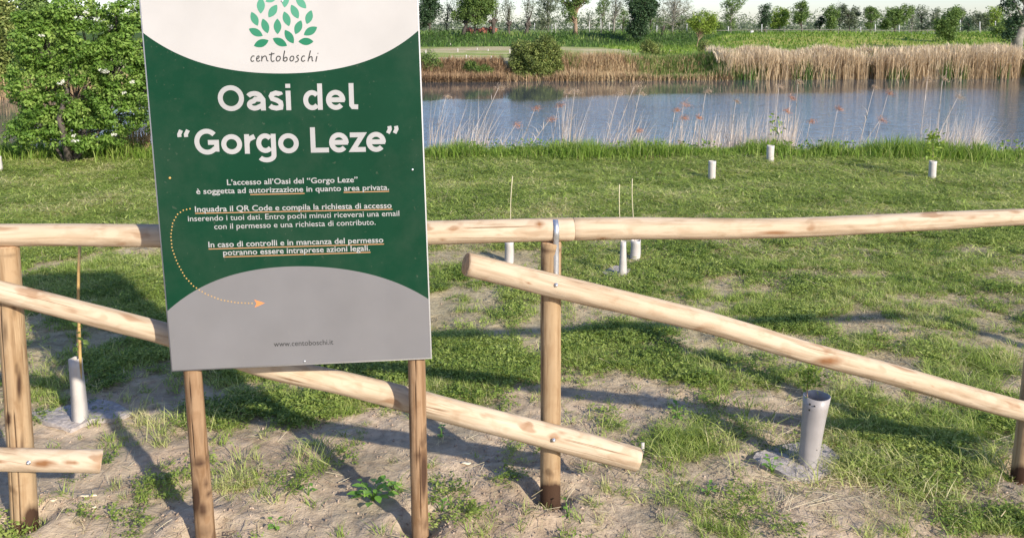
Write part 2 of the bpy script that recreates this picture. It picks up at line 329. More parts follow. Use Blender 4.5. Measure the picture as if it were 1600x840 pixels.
def cover(x, y):
    x = np.asarray(x, float); y = np.asarray(y, float)
    far = ss(3.6, 7.4, y)
    n1 = fbm(x * 2.1 + 9, y * 2.1, 21, 5); n2 = fbm(x * 7, y * 7, 33, 3); mid = ss(3.4, 4.2, y) * ss(8.5, 6.0, y); n3 = fbm(x * 1.5 + 31, y * 3.2, 37, 5)
    return np.clip(0.12 + 0.95 * far + ell(x, y, GREEN) * 0.95 - ell(x, y, BARE) * 0.75 + (n1 - 0.5) * 1.5 - mid * ss(.51, .64, n3) * .62 + (n2 - 0.5) * 0.5 - ss(5.2, 3.8, y) * 0.05, 0, 1)

CV = cover(XX, YY)
def C3(*a): return np.array(a, float)
def lerp(a, b, t): return a[..., :] * (1 - t[..., None]) + b * t[..., None]
n_big = fbm(XX * 0.35, YY * 0.35, 44, 4); n_far = fbm(XX * .12 + 7, YY * .5, 45, 4)
sh_ = shore(XX); lx_ = ss(-2, 2, XX - .235 * YY)
colr = np.zeros(XX.shape + (3,)) + C3(0.45, 0.36, 0.262)
colr = lerp(colr, C3(0.36, 0.27, 0.19), ss(.45, .7, fbm(XX * 3.1, YY * 3.1, 50, 4)) * 0.6)
colr = lerp(colr, C3(0.36, 0.315, 0.19), ss(3.3, 4.2, YY) * .7)
under = lerp(np.zeros(XX.shape + (3,)) + C3(0.38, 0.33, 0.17), C3(0.43, 0.46, 0.15), ss(5, 9, YY))
colr = colr * (1 - (ss(.35, .95, CV) * .9)[..., None]) + under * (ss(.35, .95, CV) * .9)[..., None]
colr = lerp(colr, C3(0.10, 0.075, 0.05), ss(10.2, 11.2, YY))                                   # muddy bank and bed
colr = lerp(colr, C3(0.25, 0.32, 0.075), ss(0.5, 2.5, YY - sh_))                                 # far field
colr = lerp(colr, C3(0.52, 0.45, 0.27), ss(.5, .6, n_far) * ss(0.5, 2.5, YY - sh_) * (1 - lx_) * .9)  # mown hay
hay = np.maximum(np.exp(-(((XX + 2) / 6) ** 2 + ((YY - 66) / 6) ** 2)), np.maximum(np.exp(-(((XX - 5.5) / 3.4) ** 2 + ((YY - 53) / 5) ** 2)), np.exp(-(((XX + 1) / 1.6) ** 2 + ((YY - 44.5) / 2.2) ** 2))))
colr = lerp(colr, C3(0.50, 0.40, 0.27), np.clip(hay * 1.3, 0, 1) * (.6 + .4 * n_far) * ss(1.5, 3, YY - sh_))
emb = (1 - lx_) * ss(73, 78, YY - 3 * (fbm(XX * .15, YY * 0, 8) - .5)) * ss(91, 88, YY)
colr = lerp(colr, C3(0.045, 0.085, 0.02), emb * .95)                                           # rank grass on the embankment
mead = lx_ * ss(44, 48, YY)
colr = lerp(colr, C3(0.26, 0.31, 0.07), mead * .8); colr = lerp(colr, C3(0.38, 0.36, 0.10), mead * ss(.45, .6, n_far))
colr = lerp(colr, C3(0.17, 0.24, 0.05), np.maximum(ss(73, 78, YY) * lx_, ss(88, 92, YY)))
ZZ = height(XX, YY)
nx, ny = len(xs), len(ys)
ii = (np.arange(ny - 1)[:, None] * nx + np.arange(nx - 1)[None, :]).ravel()
Q = np.stack([ii, ii + 1, ii + nx + 1, ii + nx], 1)
def ground_mat():
    m, n, l, b = newmat('ground_soil_and_turf'); b.inputs['Roughness'].default_value = 0.95; b.inputs['Specular IOR Level'].default_value = 0.15
    a = n.new('ShaderNodeAttribute'); a.attribute_name = 'land'
    tc = n.new('ShaderNodeTexCoord')
    def nz(s, d): q = n.new('ShaderNodeTexNoise'); q.inputs['Scale'].default_value = s; q.inputs['Detail'].default_value = d; l.new(tc.outputs['Object'], q.inputs['Vector']); return q
    n1 = nz(26, 6); n2 = nz(2.5, 8); n3 = nz(130, 4)
    r1 = ramp(n, [(0.3, (0.76, 0.73, 0.70)), (0.6, (1.10, 1.10, 1.09))]); l.new(n1.outputs['Fac'], r1.inputs[0])
    r2 = ramp(n, [(0.32, (0.72, 0.74, 0.70)), (0.68, (1.18, 1.14, 1.10))]); l.new(n2.outputs['Fac'], r2.inputs[0])
    m1 = n.new('ShaderNodeMix'); m1.data_type = 'RGBA'; m1.blend_type = 'MULTIPLY'; m1.inputs[0].default_value = 1; l.new(a.outputs['Color'], m1.inputs[6]); l.new(r1.outputs[0], m1.inputs[7])
    m2 = n.new('ShaderNodeMix'); m2.data_type = 'RGBA'; m2.blend_type = 'MULTIPLY'; m2.inputs[0].default_value = 1; l.new(m1.outputs[2], m2.inputs[6]); l.new(r2.outputs[0], m2.inputs[7])
    l.new(m2.outputs[2], b.inputs['Base Color'])
    ad = n.new('ShaderNodeMath'); ad.operation = 'MULTIPLY_ADD'; l.new(n3.outputs['Fac'], ad.inputs[0]); ad.inputs[1].default_value = 0.35; l.new(n1.outputs['Fac'], ad.inputs[2])
    bp = n.new('ShaderNodeBump'); bp.inputs['Strength'].default_value = 0.9; bp.inputs['Distance'].default_value = 0.010; l.new(ad.outputs[0], bp.inputs['Height']); l.new(bp.outputs[0], b.inputs['Normal'])
    return m
gm = mesh_np('ground', np.stack([XX, YY, ZZ], -1).reshape(-1, 3), [Q], [ground_mat()], {'land': colr.reshape(-1, 3)}, True)
tag(link('ground', gm), kind='structure')

# water: calm under the far bank, ruffled by the breeze nearer
def water_mat():
    m, n, l, b = newmat('river_water'); b.inputs['Base Color'].default_value = (0.07, 0.085, 0.092, 1); b.inputs['Roughness'].default_value = 0.03; b.inputs['IOR'].default_value = 1.333
    b.inputs['Specular IOR Level'].default_value = 0.5
    tc = n.new('ShaderNodeTexCoord'); mp = n.new('ShaderNodeMapping'); mp.inputs['Scale'].default_value = (1.2, 3.2, 1); l.new(tc.outputs['Object'], mp.inputs[0])
    q = n.new('ShaderNodeTexNoise'); q.inputs['Scale'].default_value = 2.2; q.inputs['Detail'].default_value = 4; l.new(mp.outputs[0], q.inputs['Vector'])
    sx = n.new('ShaderNodeSeparateXYZ'); l.new(tc.outputs['Object'], sx.inputs[0])
    q2 = n.new('ShaderNodeTexNoise'); q2.inputs['Scale'].default_value = 0.10; q2.inputs['Detail'].default_value = 3; mp2 = n.new('ShaderNodeMapping'); mp2.inputs['Scale'].default_value = (1, 1.6, 1); l.new(tc.outputs['Object'], mp2.inputs[0]); l.new(mp2.outputs[0], q2.inputs['Vector'])
    a = n.new('ShaderNodeMath'); a.operation = 'MULTIPLY_ADD'; l.new(q2.outputs['Fac'], a.inputs[0]); a.inputs[1].default_value = 14; l.new(sx.outputs['Y'], a.inputs[2])
    x1 = n.new('ShaderNodeMath'); x1.operation = 'MULTIPLY_ADD'; l.new(sx.outputs['X'], x1.inputs[0]); x1.inputs[1].default_value = -0.40; l.new(a.outputs[0], x1.inputs[2])
    mr = n.new('ShaderNodeMapRange'); mr.inputs['From Min'].default_value = 30.5; mr.inputs['From Max'].default_value = 37.0; mr.inputs['To Min'].default_value = 0.25; mr.inputs['To Max'].default_value = 0.018
    l.new(x1.outputs[0], mr.inputs['Value'])
    bp = n.new('ShaderNodeBump'); bp.inputs['Distance'].default_value = 0.10; l.new(mr.outputs[0], bp.inputs['Strength']); l.new(q.outputs['Fac'], bp.inputs['Height']); l.new(bp.outputs[0], b.inputs['Normal'])
    return m
wm = mesh_np('river', [(-220, 10.9, WZ), (220, 10.9, WZ), (220, 60, WZ), (-220, 60, WZ)], [np.array([[0, 1, 2, 3]])], [water_mat()])
tag(link('river', wm), kind='structure')

# ------------------------------------------------------------------ round timber
def log(name, pts, rad, mat, parent, seed, stains=(), cracks=(), step=0.03, nseg=48, rough=0.05, label=None, slant0=0.0, slant1=0.0):
    P = np.asarray(pts, float); rad = np.asarray(rad, float)
    d = np.concatenate([[0], np.cumsum(np.linalg.norm(np.diff(P, axis=0), axis=1))]); Lg = d[-1]
    t = np.linspace(0, Lg, max(4, int(Lg / step)))
    C = np.stack([np.interp(t, d, P[:, k]) for k in range(3)], 1)
    k = 9
    if len(t) > 3 * k and len(P) > 2:                                    # smooth the bends
        ker = np.hanning(k + 2)[1:-1]; ker /= ker.sum()
        for c in range(3): C[:, c] = np.convolve(np.pad(C[:, c], k // 2, mode='reflect', reflect_type='odd'), ker, 'valid')
    rr = np.interp(t, d, rad)
    ax = P[-1] - P[0]; ax /= np.linalg.norm(ax)
    a = np.cross(ax, [0, 1, 0] if abs(ax[1]) < 0.8 else [1, 0, 0]); a /= np.linalg.norm(a); b = np.cross(ax, a)
    C = C + a * ((vn(t * 1.3, 0 * t, seed) - .5) * .012)[:, None] + b * ((vn(t * 1.3, 0 * t, seed + 5) - .5) * .012)[:, None]
    th = np.arange(nseg) * 2 * np.pi / nseg
    T2, TH2 = np.meshgrid(t, th, indexing='ij')
    cn, sn = np.cos(TH2), np.sin(TH2)
    nse = (fbm(T2 * 3.0 + cn * .8, sn * 1.2 + seed, seed, 3) - .5) * 2 * rough + (fbm(T2 * 14 + cn * 2.2, sn * 2.2, seed + 2, 3) - .5) * rough * .5
    RR = rr[:, None] * (1 + nse + 0.035 * np.cos(2 * TH2 + seed))
    ck = np.zeros_like(RR)
    for (ca, z0, z1, wd) in cracks:
        aa = ca + (vn(T2 * 2.5, 0 * T2, seed + 9) - .5) * .35
        dd = np.abs((TH2 - aa + np.pi) % (2 * np.pi) - np.pi)
        ck = np.maximum(ck, np.clip(1 - dd / wd, 0, 1) * ss(z0, z0 + .05, T2) * ss(z1, z1 - .05, T2))
    RR = RR * (1 - .20 * ck)
    V = C[:, None, :] + RR[..., None] * (a * cn[..., None] + b * sn[..., None])
    e0 = ss(.02, 0, T2) ; e1 = ss(Lg - .02, Lg, T2)
    V = V + ax * (T2 * 0 + (-(sn * slant0 * rr[:, None]) * e0 + sn * slant1 * rr[:, None] * e1))[..., None]
    m_ = len(t)
    Vf = V.reshape(-1, 3)
    px, py = proj(Vf); st = ck.ravel() * 1.6
    for (sx, sy, rx, ry, s) in stains:
        st = np.maximum(st, s * np.exp(-(((px - sx) / rx) ** 2 + ((py - sy) / ry) ** 2) * 1.0))
    F = []; i = np.arange(m_ - 1)[:, None] * nseg; j = np.arange(nseg)[None, :]; kk = (j + 1) % nseg
    F.append(np.stack([i + j, i + kk, i + nseg + kk, i + nseg + j], -1).reshape(-1, 4))
    base = len(Vf); caps = []; Vx = [Vf]; sx_ = [st]; nq = len(F[0])
    tri = []
    for end, sgn, row in ((0, -1, 0), (1, 1, m_ - 1)):
        ring = Vf[row * nseg:(row + 1) * nseg]; c = ring.mean(0)
        r2 = c + (ring - c) * 0.93 + ax * sgn * 0.004
        o = base; Vx += [r2, c[None] + ax * sgn * 0.004]; sx_ += [st[row * nseg:(row + 1) * nseg] * .5, np.zeros(1)]; base += nseg + 1
        q = np.stack([row * nseg + j[0], row * nseg + kk[0], o + kk[0], o + j[0]], 1); tr = np.stack([o + j[0], o + kk[0], np.full(nseg, o + nseg)], 1)
        if end == 0: q = q[:, ::-1]; tr = tr[:, ::-1]
        caps.append(q); tri.append(tr)
    quads = np.concatenate([F[0]] + caps); tris = np.concatenate(tri)
    mi = np.concatenate([np.zeros(len(quads)), np.ones(len(tris))])
    Va = np.concatenate(Vx)
    Mx = np.stack([a, b, ax], 1)                                         # columns: local x, y, z
    loc = P[0]; Vl = (Va - loc) @ Mx
    me = mesh_np(name, Vl, [quads, tris], [mat, M['wood_end']], {'stain': np.concatenate(sx_)}, True, mi)
    o = link(name, me, parent, None, label)
    W = Matrix(((Mx[0][0], Mx[0][1], Mx[0][2], loc[0]), (Mx[1][0], Mx[1][1], Mx[1][2], loc[1]), (Mx[2][0], Mx[2][1], Mx[2][2], loc[2]), (0, 0, 0, 1)))
    if parent is not None: W = Matrix.Translation(-parent.location) @ W
    o.matrix_local = W
    return o

# ------------------------------------------------------------------ the fence
pL, pC, pR = gnd(35, 822), gnd(860, 782), gnd(1594, 748)
fdir = pR - pL; fdir[2] = 0; fdir /= np.linalg.norm(fdir); fn = np.array([fdir[1], -fdir[0], 0])      # fn points at the camera
def fen(px, py, off=0.0): return plane_hit(px, py, pC + fn * off, fn)
fence = thing('wooden_fence', 'peeled log fence with slanting lower rails, running behind the green sign', 'fence', (pC[0], pC[1], 0))
OFFR = 0.052
top = fen(864, 379); top[2] = min(top[2], 2)
def post(base, topxy, r0, r1, stains, cracks, seed, label, roughn=.05):
    tp = fen(*topxy); b0 = base.copy(); d = (b0 - tp) / np.linalg.norm(b0 - tp); b0 = b0 + d * 0.18
    return log('post', [tp, b0], [r1, r0], M['wood_post'], fence, seed, stains, cracks, step=.018, nseg=72, rough=roughn, label=label)
post(pL, (10, 386), .042, .036, [(50, 812, 14, 20, 1.6), (36, 826, 22, 9, 1.4), (30, 600, 5, 30, 1.2), (13, 655, 5, 12, 1.1), (26, 575, 5, 14, .9), (35, 700, 4, 40, .7), (8, 520, 6, 26, .6), (22, 480, 5, 20, .7), (12, 398, 30, 5, .5)], [(1.85, .05, .95, .07), (1.2, .5, 1.0, .05)], 11, 'cracked yellowish post at the left edge')
post(pC, (863, 379), .034, .033, [(860, 776, 28, 18, 2.4), (868, 768, 9, 12, 2.0), (848, 500, 6, 70, .25), (862, 391, 30, 2.5, .8)], [(2.6, .1, .8, .04)], 12, 'smooth pale post holding the metal strap')
pRt = (1640, 352)
post(pR, pRt, .034, .033, [(1594, 742, 20, 14, 1.6)], [], 13, 'brown post at the right edge')
post(gnd(-800, 905), (-850, 400), .036, .036, [], [], 14, None); post(gnd(2290, 722), (2330, 325), .034, .034, [], [], 15, None)
def rail(pts, rad, off, seed, stains, label, sl0=0, sl1=0):
    return log('rail', [fen(x, y, off) for x, y in pts], rad, M['wood'], fence, seed, stains, (), step=.022, nseg=56, rough=.075, label=label, slant0=sl0, slant1=sl1)
rail([(-840, 388), (-100, 371), (100, 369), (450, 369), (700, 365), (894, 360)], [.034, .035, .035, .037, .038, .0375], 0, 21,
     [(845, 350, 5, 8, .9), (690, 375, 4, 3, .7), (235, 368, 30, 14, .12), (780, 366, 8, 2, .5), (838, 354, 8, 2, .5)], 'left top rail passing behind the sign')
rail([(897, 360), (1100, 357), (1200, 354.5), (1300, 351), (1400, 346), (1500, 342), (1600, 338), (2300, 318)], [.0375, .036, .034, .0335, .033, .031, .030, .030], 0, 22,
     [(1215, 364, 30, 4, .9), (1190, 348, 22, 3, .35), (942, 372, 12, 3, .8), (948, 348, 40, 3, .45), (1345, 360, 14, 3, .5)], 'right top rail with a brown scar')
rail([(730, 412), (870, 447), (1102, 503), (1250, 547), (1386, 580), (1535, 623), (1600, 640), (1720, 672)], [.038, .039, .037, .037, .036, .037, .036, .035], OFFR, 23,
     [(1295, 563, 26, 8, 1.0), (1275, 545, 5, 16, .45), (1160, 507, 6, 3, .7), (826, 442, 3, 2, .9), (733, 425, 4, 16, .5), (1455, 603, 5, 2, .8), (1425, 597, 22, 2, .5), (1510, 630, 12, 2, .4)], 'slanting rail falling to the right edge', -.25, 0)
rail([(-620, 290), (0, 456), (262, 524), (427, 576), (540, 598), (612, 616), (740, 651), (840, 677), (920, 698), (996, 719)], [.036, .033, .036, .037, .038, .039, .041, .041, .042, .039], OFFR, 24,
     [(860, 690, 4, 2, .9), (430, 578, 14, 5, .5), (600, 608, 8, 3, .3), (700, 633, 12, 2, .3)], 'slanting rail that passes behind the sign')
rail([(-1450, 470), (-300, 712), (0, 719), (157, 720)], [.036, .036, .037, .036], OFFR, 25,
     [(66, 724, 20, 7, 1.0), (112, 722, 11, 4, .9), (150, 727, 9, 9, 1.1), (0, 721, 12, 3, .8), (90, 728, 20, 3, .3)], 'short end of a low rail at the left post', 0, .3)
rail([(1480, 395), (1620, 432), (2300, 610)], [.0, .037, .036], OFFR, 26, [], None) if False else None

def bolt(px, py, off, r=.0045):
    c = fen(px, py, off); mb = MB(); ring = []
    for rr, h in ((1.5, 0), (1.5, .0015), (1.0, .002), (1.0, .006), (.6, .008)):
        ring.append((rr * r, h))
    n = 12; V = []
    upv = np.array([0, 0, 1.0])
    for rr, h in ring:
        for k in range(n):
            a = 2 * np.pi * k / n; V.append(c + fn * h + (fdir * np.cos(a) + upv * np.sin(a)) * rr)
    F = [[i * n + k, i * n + (k + 1) % n, (i + 1) * n + (k + 1) % n, (i + 1) * n + k] for i in range(4) for k in range(n)]
    mb.add(V, [np.array(F), np.array([[4 * n + k for k in range(n)]])])
    link('bolt', mb.mesh('bolt', [M['steel']], off=tuple(fence.location)), fence, (0, 0, 0))
bolt(869, 445, OFFR + .039); bolt(865, 687, OFFR + .041); bolt(45, 722, OFFR + .036)
# the metal strap over the top rail
def strap(px, half=.0085):
    rr = .0395; c = fen(px, 360.5); mb = MB(); th = .0016; path = []
    for z in (-.158, -.12, -.08): path.append((rr * .93, z))
    for k in range(15):
        a = -0.6 + (math.pi + .7) * k / 14; path.append((rr * math.cos(a), rr * math.sin(a)))
    path.append((-rr * .93, -.1))
    V = []
    for q, (f_, z) in enumerate(path):
        p0 = path[max(q - 1, 0)]; p1 = path[min(q + 1, len(path) - 1)]; t = np.array([p1[0] - p0[0], p1[1] - p0[1]]); t /= np.linalg.norm(t); nrm = (t[1], -t[0])
        for s in (-1, 1):
            for e in (0, th): V.append(c + fn * (f_ + nrm[0] * e) + np.array([0, 0, 1]) * (z + nrm[1] * e) + fdir * s * half)
    F = []
    for q in range(len(path) - 1):
        a = q * 4; b_ = a + 4
        F += [[a + 1, a + 3, b_ + 3, b_ + 1], [a, b_, b_ + 2, a + 2], [a, a + 1, b_ + 1, b_], [a + 2, b_ + 2, b_ + 3, a + 3]]
    mb.add(V, [np.array(F)])
    return link('strap', mb.mesh('strap', [M['steel']], off=tuple(fence.location)), fence, (0, 0, 0), 'shiny metal strap over the top rail')
st_o = strap(867)

# ------------------------------------------------------------------ the sign
yaw = R(4.2); SN = np.array([math.sin(yaw), -math.cos(yaw), 0.0]); SP = at(268, 580, 2.35)
BLc = SP; BRc = plane_hit(675, 560, SP, SN)
U = (BRc - BLc); SW = np.linalg.norm(U); U /= SW
VV = np.cross(SN, U) * -1
if VV[2] < 0: VV = -VV
SH = 1.215
def S(px, py): q = plane_hit(px, py, SP, SN) - SP; return np.array([q @ U, q @ VV])
def W3(u, v, wz): return SP + U * u + VV * v + SN * wz
sgl = at(655, 820, 2.47); sbase = (BLc + BRc) / 2
sign = thing('information_sign', 'green and white information board on two brown posts, in front of the fence', 'sign', (sbase[0], sbase[1], 0))
def sheet(name, poly_uv, wz, mat, thick=0.0004, label=None):
    """a filled convex-ish strip list: poly_uv = list of (u, v0, v1) columns"""
    P = np.asarray(poly_uv, float); n = len(P); V = []
    for u, v0, v1 in P: V += [W3(u, v0, wz), W3(u, v1, wz)]
    F = [[2 * i, 2 * i + 2, 2 * i + 3, 2 * i + 1] for i in range(n - 1)]
    mb = MB(); mb.add(V, [np.array(F)])
    return link(name, mb.mesh(name, [mat], off=tuple(sign.location)), sign, (0, 0, 0), label)
pb = MB(); Mu = np.stack([U, SN, VV], 1)
pb.box(W3(SW / 2, SH / 2, -.002), (SW / 2, .002, SH / 2), Mu)
panel = link('panel', pb.mesh('panel', [M['panel']], off=tuple(sign.location)), sign, (0, 0, 0))
mg = .0035
def arc(pts):
    A = np.array([S(*p) for p in pts]); A = A[np.argsort(A[:, 0])]
    c = np.polyfit(A[:, 0], A[:, 1], 4); us = np.linspace(mg, SW - mg, 80); return us, np.polyval(c, us)
us, vt = arc([(222, 50), (286, 89), (338, 103.6), (442, 114.6), (493.5, 113), (545, 103.6), (597, 84.6), (656, 46)])
_, vb = arc([(262, 485), (313, 450), (373.6, 426), (475, 415.5), (543.6, 422), (604, 436), (645, 451.6), (670, 468)])
sheet('white_field', [(u, v, SH - mg) for u, v in zip(us, vt)], .0003, M['print_white'])
sheet('green_field', [(u, a, b) for u, a, b in zip(us, vb, vt)], .0004, M['print_green'])
sheet('grey_field', [(u, mg, v) for u, v in zip(us, vb)], .0003, M['print_grey'])

# letters drawn as strokes: x in glyph widths 0..1, y in cap heights
def arcpts(cx, cy, rx, ry, a0, a1, n=28): return [(cx + rx * math.cos(R(a0 + (a1 - a0) * k / n)), cy + ry * math.sin(R(a0 + (a1 - a0) * k / n))) for k in range(n + 1)]
def glyph(ch, w, t):
    """w = width in cap heights, t = stroke; returns strokes in cap units"""
    h = t / 2; x = .77
    if ch == 'O': return [arcpts(w / 2, .5, w / 2 - h, .5 - h + .01, 90, 450)]
    if ch == 'o': return [arcpts(w / 2, x / 2, w / 2 - h, x / 2 - h + .01, 90, 450)]
    if ch == 'a': return [arcpts(.40 * w, x - .30, .36 * w, .30 - h, 150, 30, 12)[:-1] + [(w - h - .03, x - .34), (w - h - .03, .0)],
                          [(w - h - .03, .44)] + [(.45 * w, .45)] + arcpts(.42 * w - .02, .235, .42 * w - h - .02, .235 - h, 100, 300, 18) + [(w - h - .03, .22)]]
    if ch == 's': return [[(w - h, x - .17), (.80 * w, x - h - .03), (.5 * w, x - h + .01), (.24 * w, x - h - .04), (.17 * w + .0, .56), (.25 * w, .46), (.55 * w, .40), (.80 * w, .31), (w - h + .0, .21), (.80 * w, .11), (.5 * w, h - .01), (.2 * w, .12), (.06 * w, .19)]]
    if ch == 'i': return [[(w / 2, 0), (w / 2, x)], [(w / 2, .88), (w / 2, 1.04)]]
    if ch == 'l': return [[(h, 1.04), (h, .18), (h + .05, .11), (w, .10)]]
    if ch == 'd': return [arcpts(w * .46, x / 2, w * .46 - h, x / 2 - h + .01, 40, 320), [(w - h, 1.04), (w - h, 0)]]
    if ch == 'e': return [[(h, x / 2 + .005), (w - h * .3, x / 2 + .005)], arcpts(w / 2, x / 2, w / 2 - h, x / 2 - h + .01, -6, 318, 34)]
    if ch == 'G': return [arcpts(w / 2 + .02, .5, w / 2 - h, .5 - h + .01, 42, 315, 30) + [(w - h, .20), (w - h, .47), (w * .56, .47)]]
    if ch == 'r': return [[(h, 0), (h, x)], [(h, .40), (h + .06, .56), (w * .8, x - h - .03), (w, x - h)]]
    if ch == 'g': return [arcpts(w * .46, x / 2 + .02, w * .46 - h, x / 2 - h, 40, 320), [(w - h, x), (w - h, .0)] + arcpts(w / 2, -.07, w / 2 - h, .21 - .02, -10, -150, 14)]
    if ch == 'L': return [[(h, 1), (h, h), (w, h)]]
    if ch == 'z': return [[(.03, x - h), (w - .14, x - h), (.14, h), (w - .03, h)]]
    if ch == '“': return [[(.12 * w, .70), (.10 * w, .80), (.26 * w, .97)], [(.62 * w, .70), (.60 * w, .80), (.78 * w, .97)]]
    if ch == '”': return [[(.26 * w, 1.0), (.30 * w, .88), (.14 * w, .72)], [(.76 * w, 1.0), (.80 * w, .88), (.64 * w, .72)]]
    return []
def stroke(mb, pts, t, org, ex, ey, wz):
    P = np.array([org + ex * p[0] + ey * p[1] for p in pts])
    keep = [0] + [k for k in range(1, len(P)) if np.linalg.norm(P[k] - P[k - 1]) > 1e-6]; P = P[keep]
    seg = np.diff(P, axis=0); sn_ = seg / np.linalg.norm(seg, axis=1)[:, None]; nn = np.stack([-sn_[:, 1], sn_[:, 0]], 1)
    Lp, Rp = [], []
    closed = np.linalg.norm(P[0] - P[-1]) < 1e-5
    for k in range(len(P)):
        if closed and k in (0, len(P) - 1): a, b = nn[-1], nn[0]
        else: a = nn[max(k - 1, 0)]; b = nn[min(k, len(nn) - 1)]
        m_ = a + b; m_ /= np.linalg.norm(m_) + 1e-9; s = t / 2 / max(.45, m_ @ b)
        Lp.append(P[k] + m_ * s); Rp.append(P[k] - m_ * s)
    V = []
    for a, b in zip(Lp, Rp): V += [W3(a[0], a[1], wz), W3(b[0], b[1], wz)]
    mb.add(V, [np.array([[2 * i, 2 * i + 1, 2 * i + 3, 2 * i + 2] for i in range(len(P) - 1)])])
def title(name, items, y0, y1, x0, x1, cap_px, tpx):
    """items: (char, left px, right px); baseline from (x0,y0) to (x1,y1)"""
    mb = MB(); k = 0
    for ch, xl, xr in items:
        yl = y0 + (y1 - y0) * (xl - x0) / (x1 - x0); yr = y0 + (y1 - y0) * (xr - x0) / (x1 - x0)
        o = S(xl, yl); e = S(xr, yr) - o; wv = np.linalg.norm(e); ex = e / wv; ey = np.array([-ex[1], ex[0]])
        cap = S(xl, yl - cap_px); cap = np.linalg.norm(cap - o); t = cap * tpx
        for stq in glyph(ch, wv / cap, tpx):
            k += 1; stroke(mb, stq, t * (.8 if ch in '“”' else 1), o, ex * cap, ey * cap, .0008 + .00004 * k)
    return link(name, mb.mesh(name, [M['letter_white']], off=tuple(sign.location)), panel, (0, 0, 0))
z2 = lambda v: 200 + v / 2.896
for wd_ in ([('O', 410, 528), ('a', 540, 628), ('s', 640, 705), ('i', 713, 743)], [('d', 795, 882), ('e', 898, 985), ('l', 1002, 1042)]): title('title_word', [(c, z2(a), z2(b)) for c, a, b in wd_], 173.5, 171, 342, 560, 39.5, .19)
for wd_ in ([('“', 232, 292), ('G', 302, 415), ('o', 425, 519), ('r', 530, 577), ('g', 583, 672), ('o', 682, 775)], [('L', 828, 910), ('e', 912, 1000), ('z', 1003, 1080), ('e', 1080, 1168), ('”', 1170, 1230)]): title('title_word', [(c, z2(a), z2(b)) for c, a, b in wd_], 241.5, 236.5, 302, 610, 39.5, .19)

def textline(body, x0, y0, x1, y1, cap_px, mat, bold=0.0, name='text_line', shear=0):
    c = bpy.data.curves.new('t', 'FONT'); c.body = body; c.size = 1; c.offset = bold; c.resolution_u = 3; c.shear = shear
    o = bpy.data.objects.new('t', c); me = bpy.data.meshes.new_from_object(o)
    n = len(me.vertices); co = np.empty(n * 3, np.float32); me.vertices.foreach_get('co', co); co = co.reshape(-1, 3)
    mn, mx = co[:, 0].min(), co[:, 0].max(); a, b = S(x0, y0), S(x1, y1); e = b - a; L_ = np.linalg.norm(e); ex = e / L_; ey = np.array([-ex[1], ex[0]])
    cap = np.linalg.norm(S(x0, y0 - cap_px) - a)
    uu = (co[:, 0] - mn) / (mx - mn) * L_; vv = co[:, 1] / 0.70 * cap
    Wv = np.array([W3(*(a + ex * p + ey * q), .0009) for p, q in zip(uu, vv)]) - np.array(sign.location)
    me.vertices.foreach_set('co', Wv.astype(np.float32).ravel()); me.materials.clear(); me.materials.append(mat); me.update()
    bpy.data.objects.remove(o); me.name = name
    return link(name, me, panel, (0, 0, 0))
def under(x0, y0, x1, y1, t=1.3):
    mb = MB(); a, b = S(x0, y0), S(x1, y1); th = np.linalg.norm(S(x0, y0 + t) - a); e = (b - a) / np.linalg.norm(b - a); n_ = np.array([e[1], -e[0]])
    mb.add([W3(*a, .0007), W3(*(a + n_ * th), .0007), W3(*(b + n_ * th), .0007), W3(*b, .0007)], [np.array([[0, 1, 2, 3]])])
    link('underline', mb.mesh('underline', [M['underline']], off=tuple(sign.location)), panel, (0, 0, 0))
lw = M['letter_white']
textline('L’accesso all’Oasi del “Gorgo Leze”', 355, 289, 559, 284.5, 8.6, lw, .012)
textline('è soggetta ad autorizzazione in quanto area privata.', 307, 303, 608, 296.5, 8.6, lw, .012); under(391, 303.3, 476, 301.5); under(537, 299.8, 608, 298.2)
textline('Inquadra il QR Code e compila la richiesta di accesso', 305, 331, 612, 324.8, 8.8, lw, .012); under(305, 332.6, 613, 326.2)
textline('inserendo i tuoi dati. Entro pochi minuti riceverai una email', 294, 345.5, 624, 337, 8.6, lw, .004)
textline('con il permesso e una richiesta di contributo.', 335, 357.8, 587, 350.8, 8.6, lw, .004)
textline('In caso di controlli e in mancanza del permesso', 326, 386.3, 599, 378.5, 8.8, lw, .012); under(326, 388.2, 600, 380.4)
textline('potranno essere intraprese azioni legali.', 349, 398.6, 578, 391.3, 8.8, lw, .012); under(349, 400.6, 579, 393.3)
textline('www.centoboschi.it', 428, 541, 521, 537.5, 8.2, M['letter_dark'], .0)
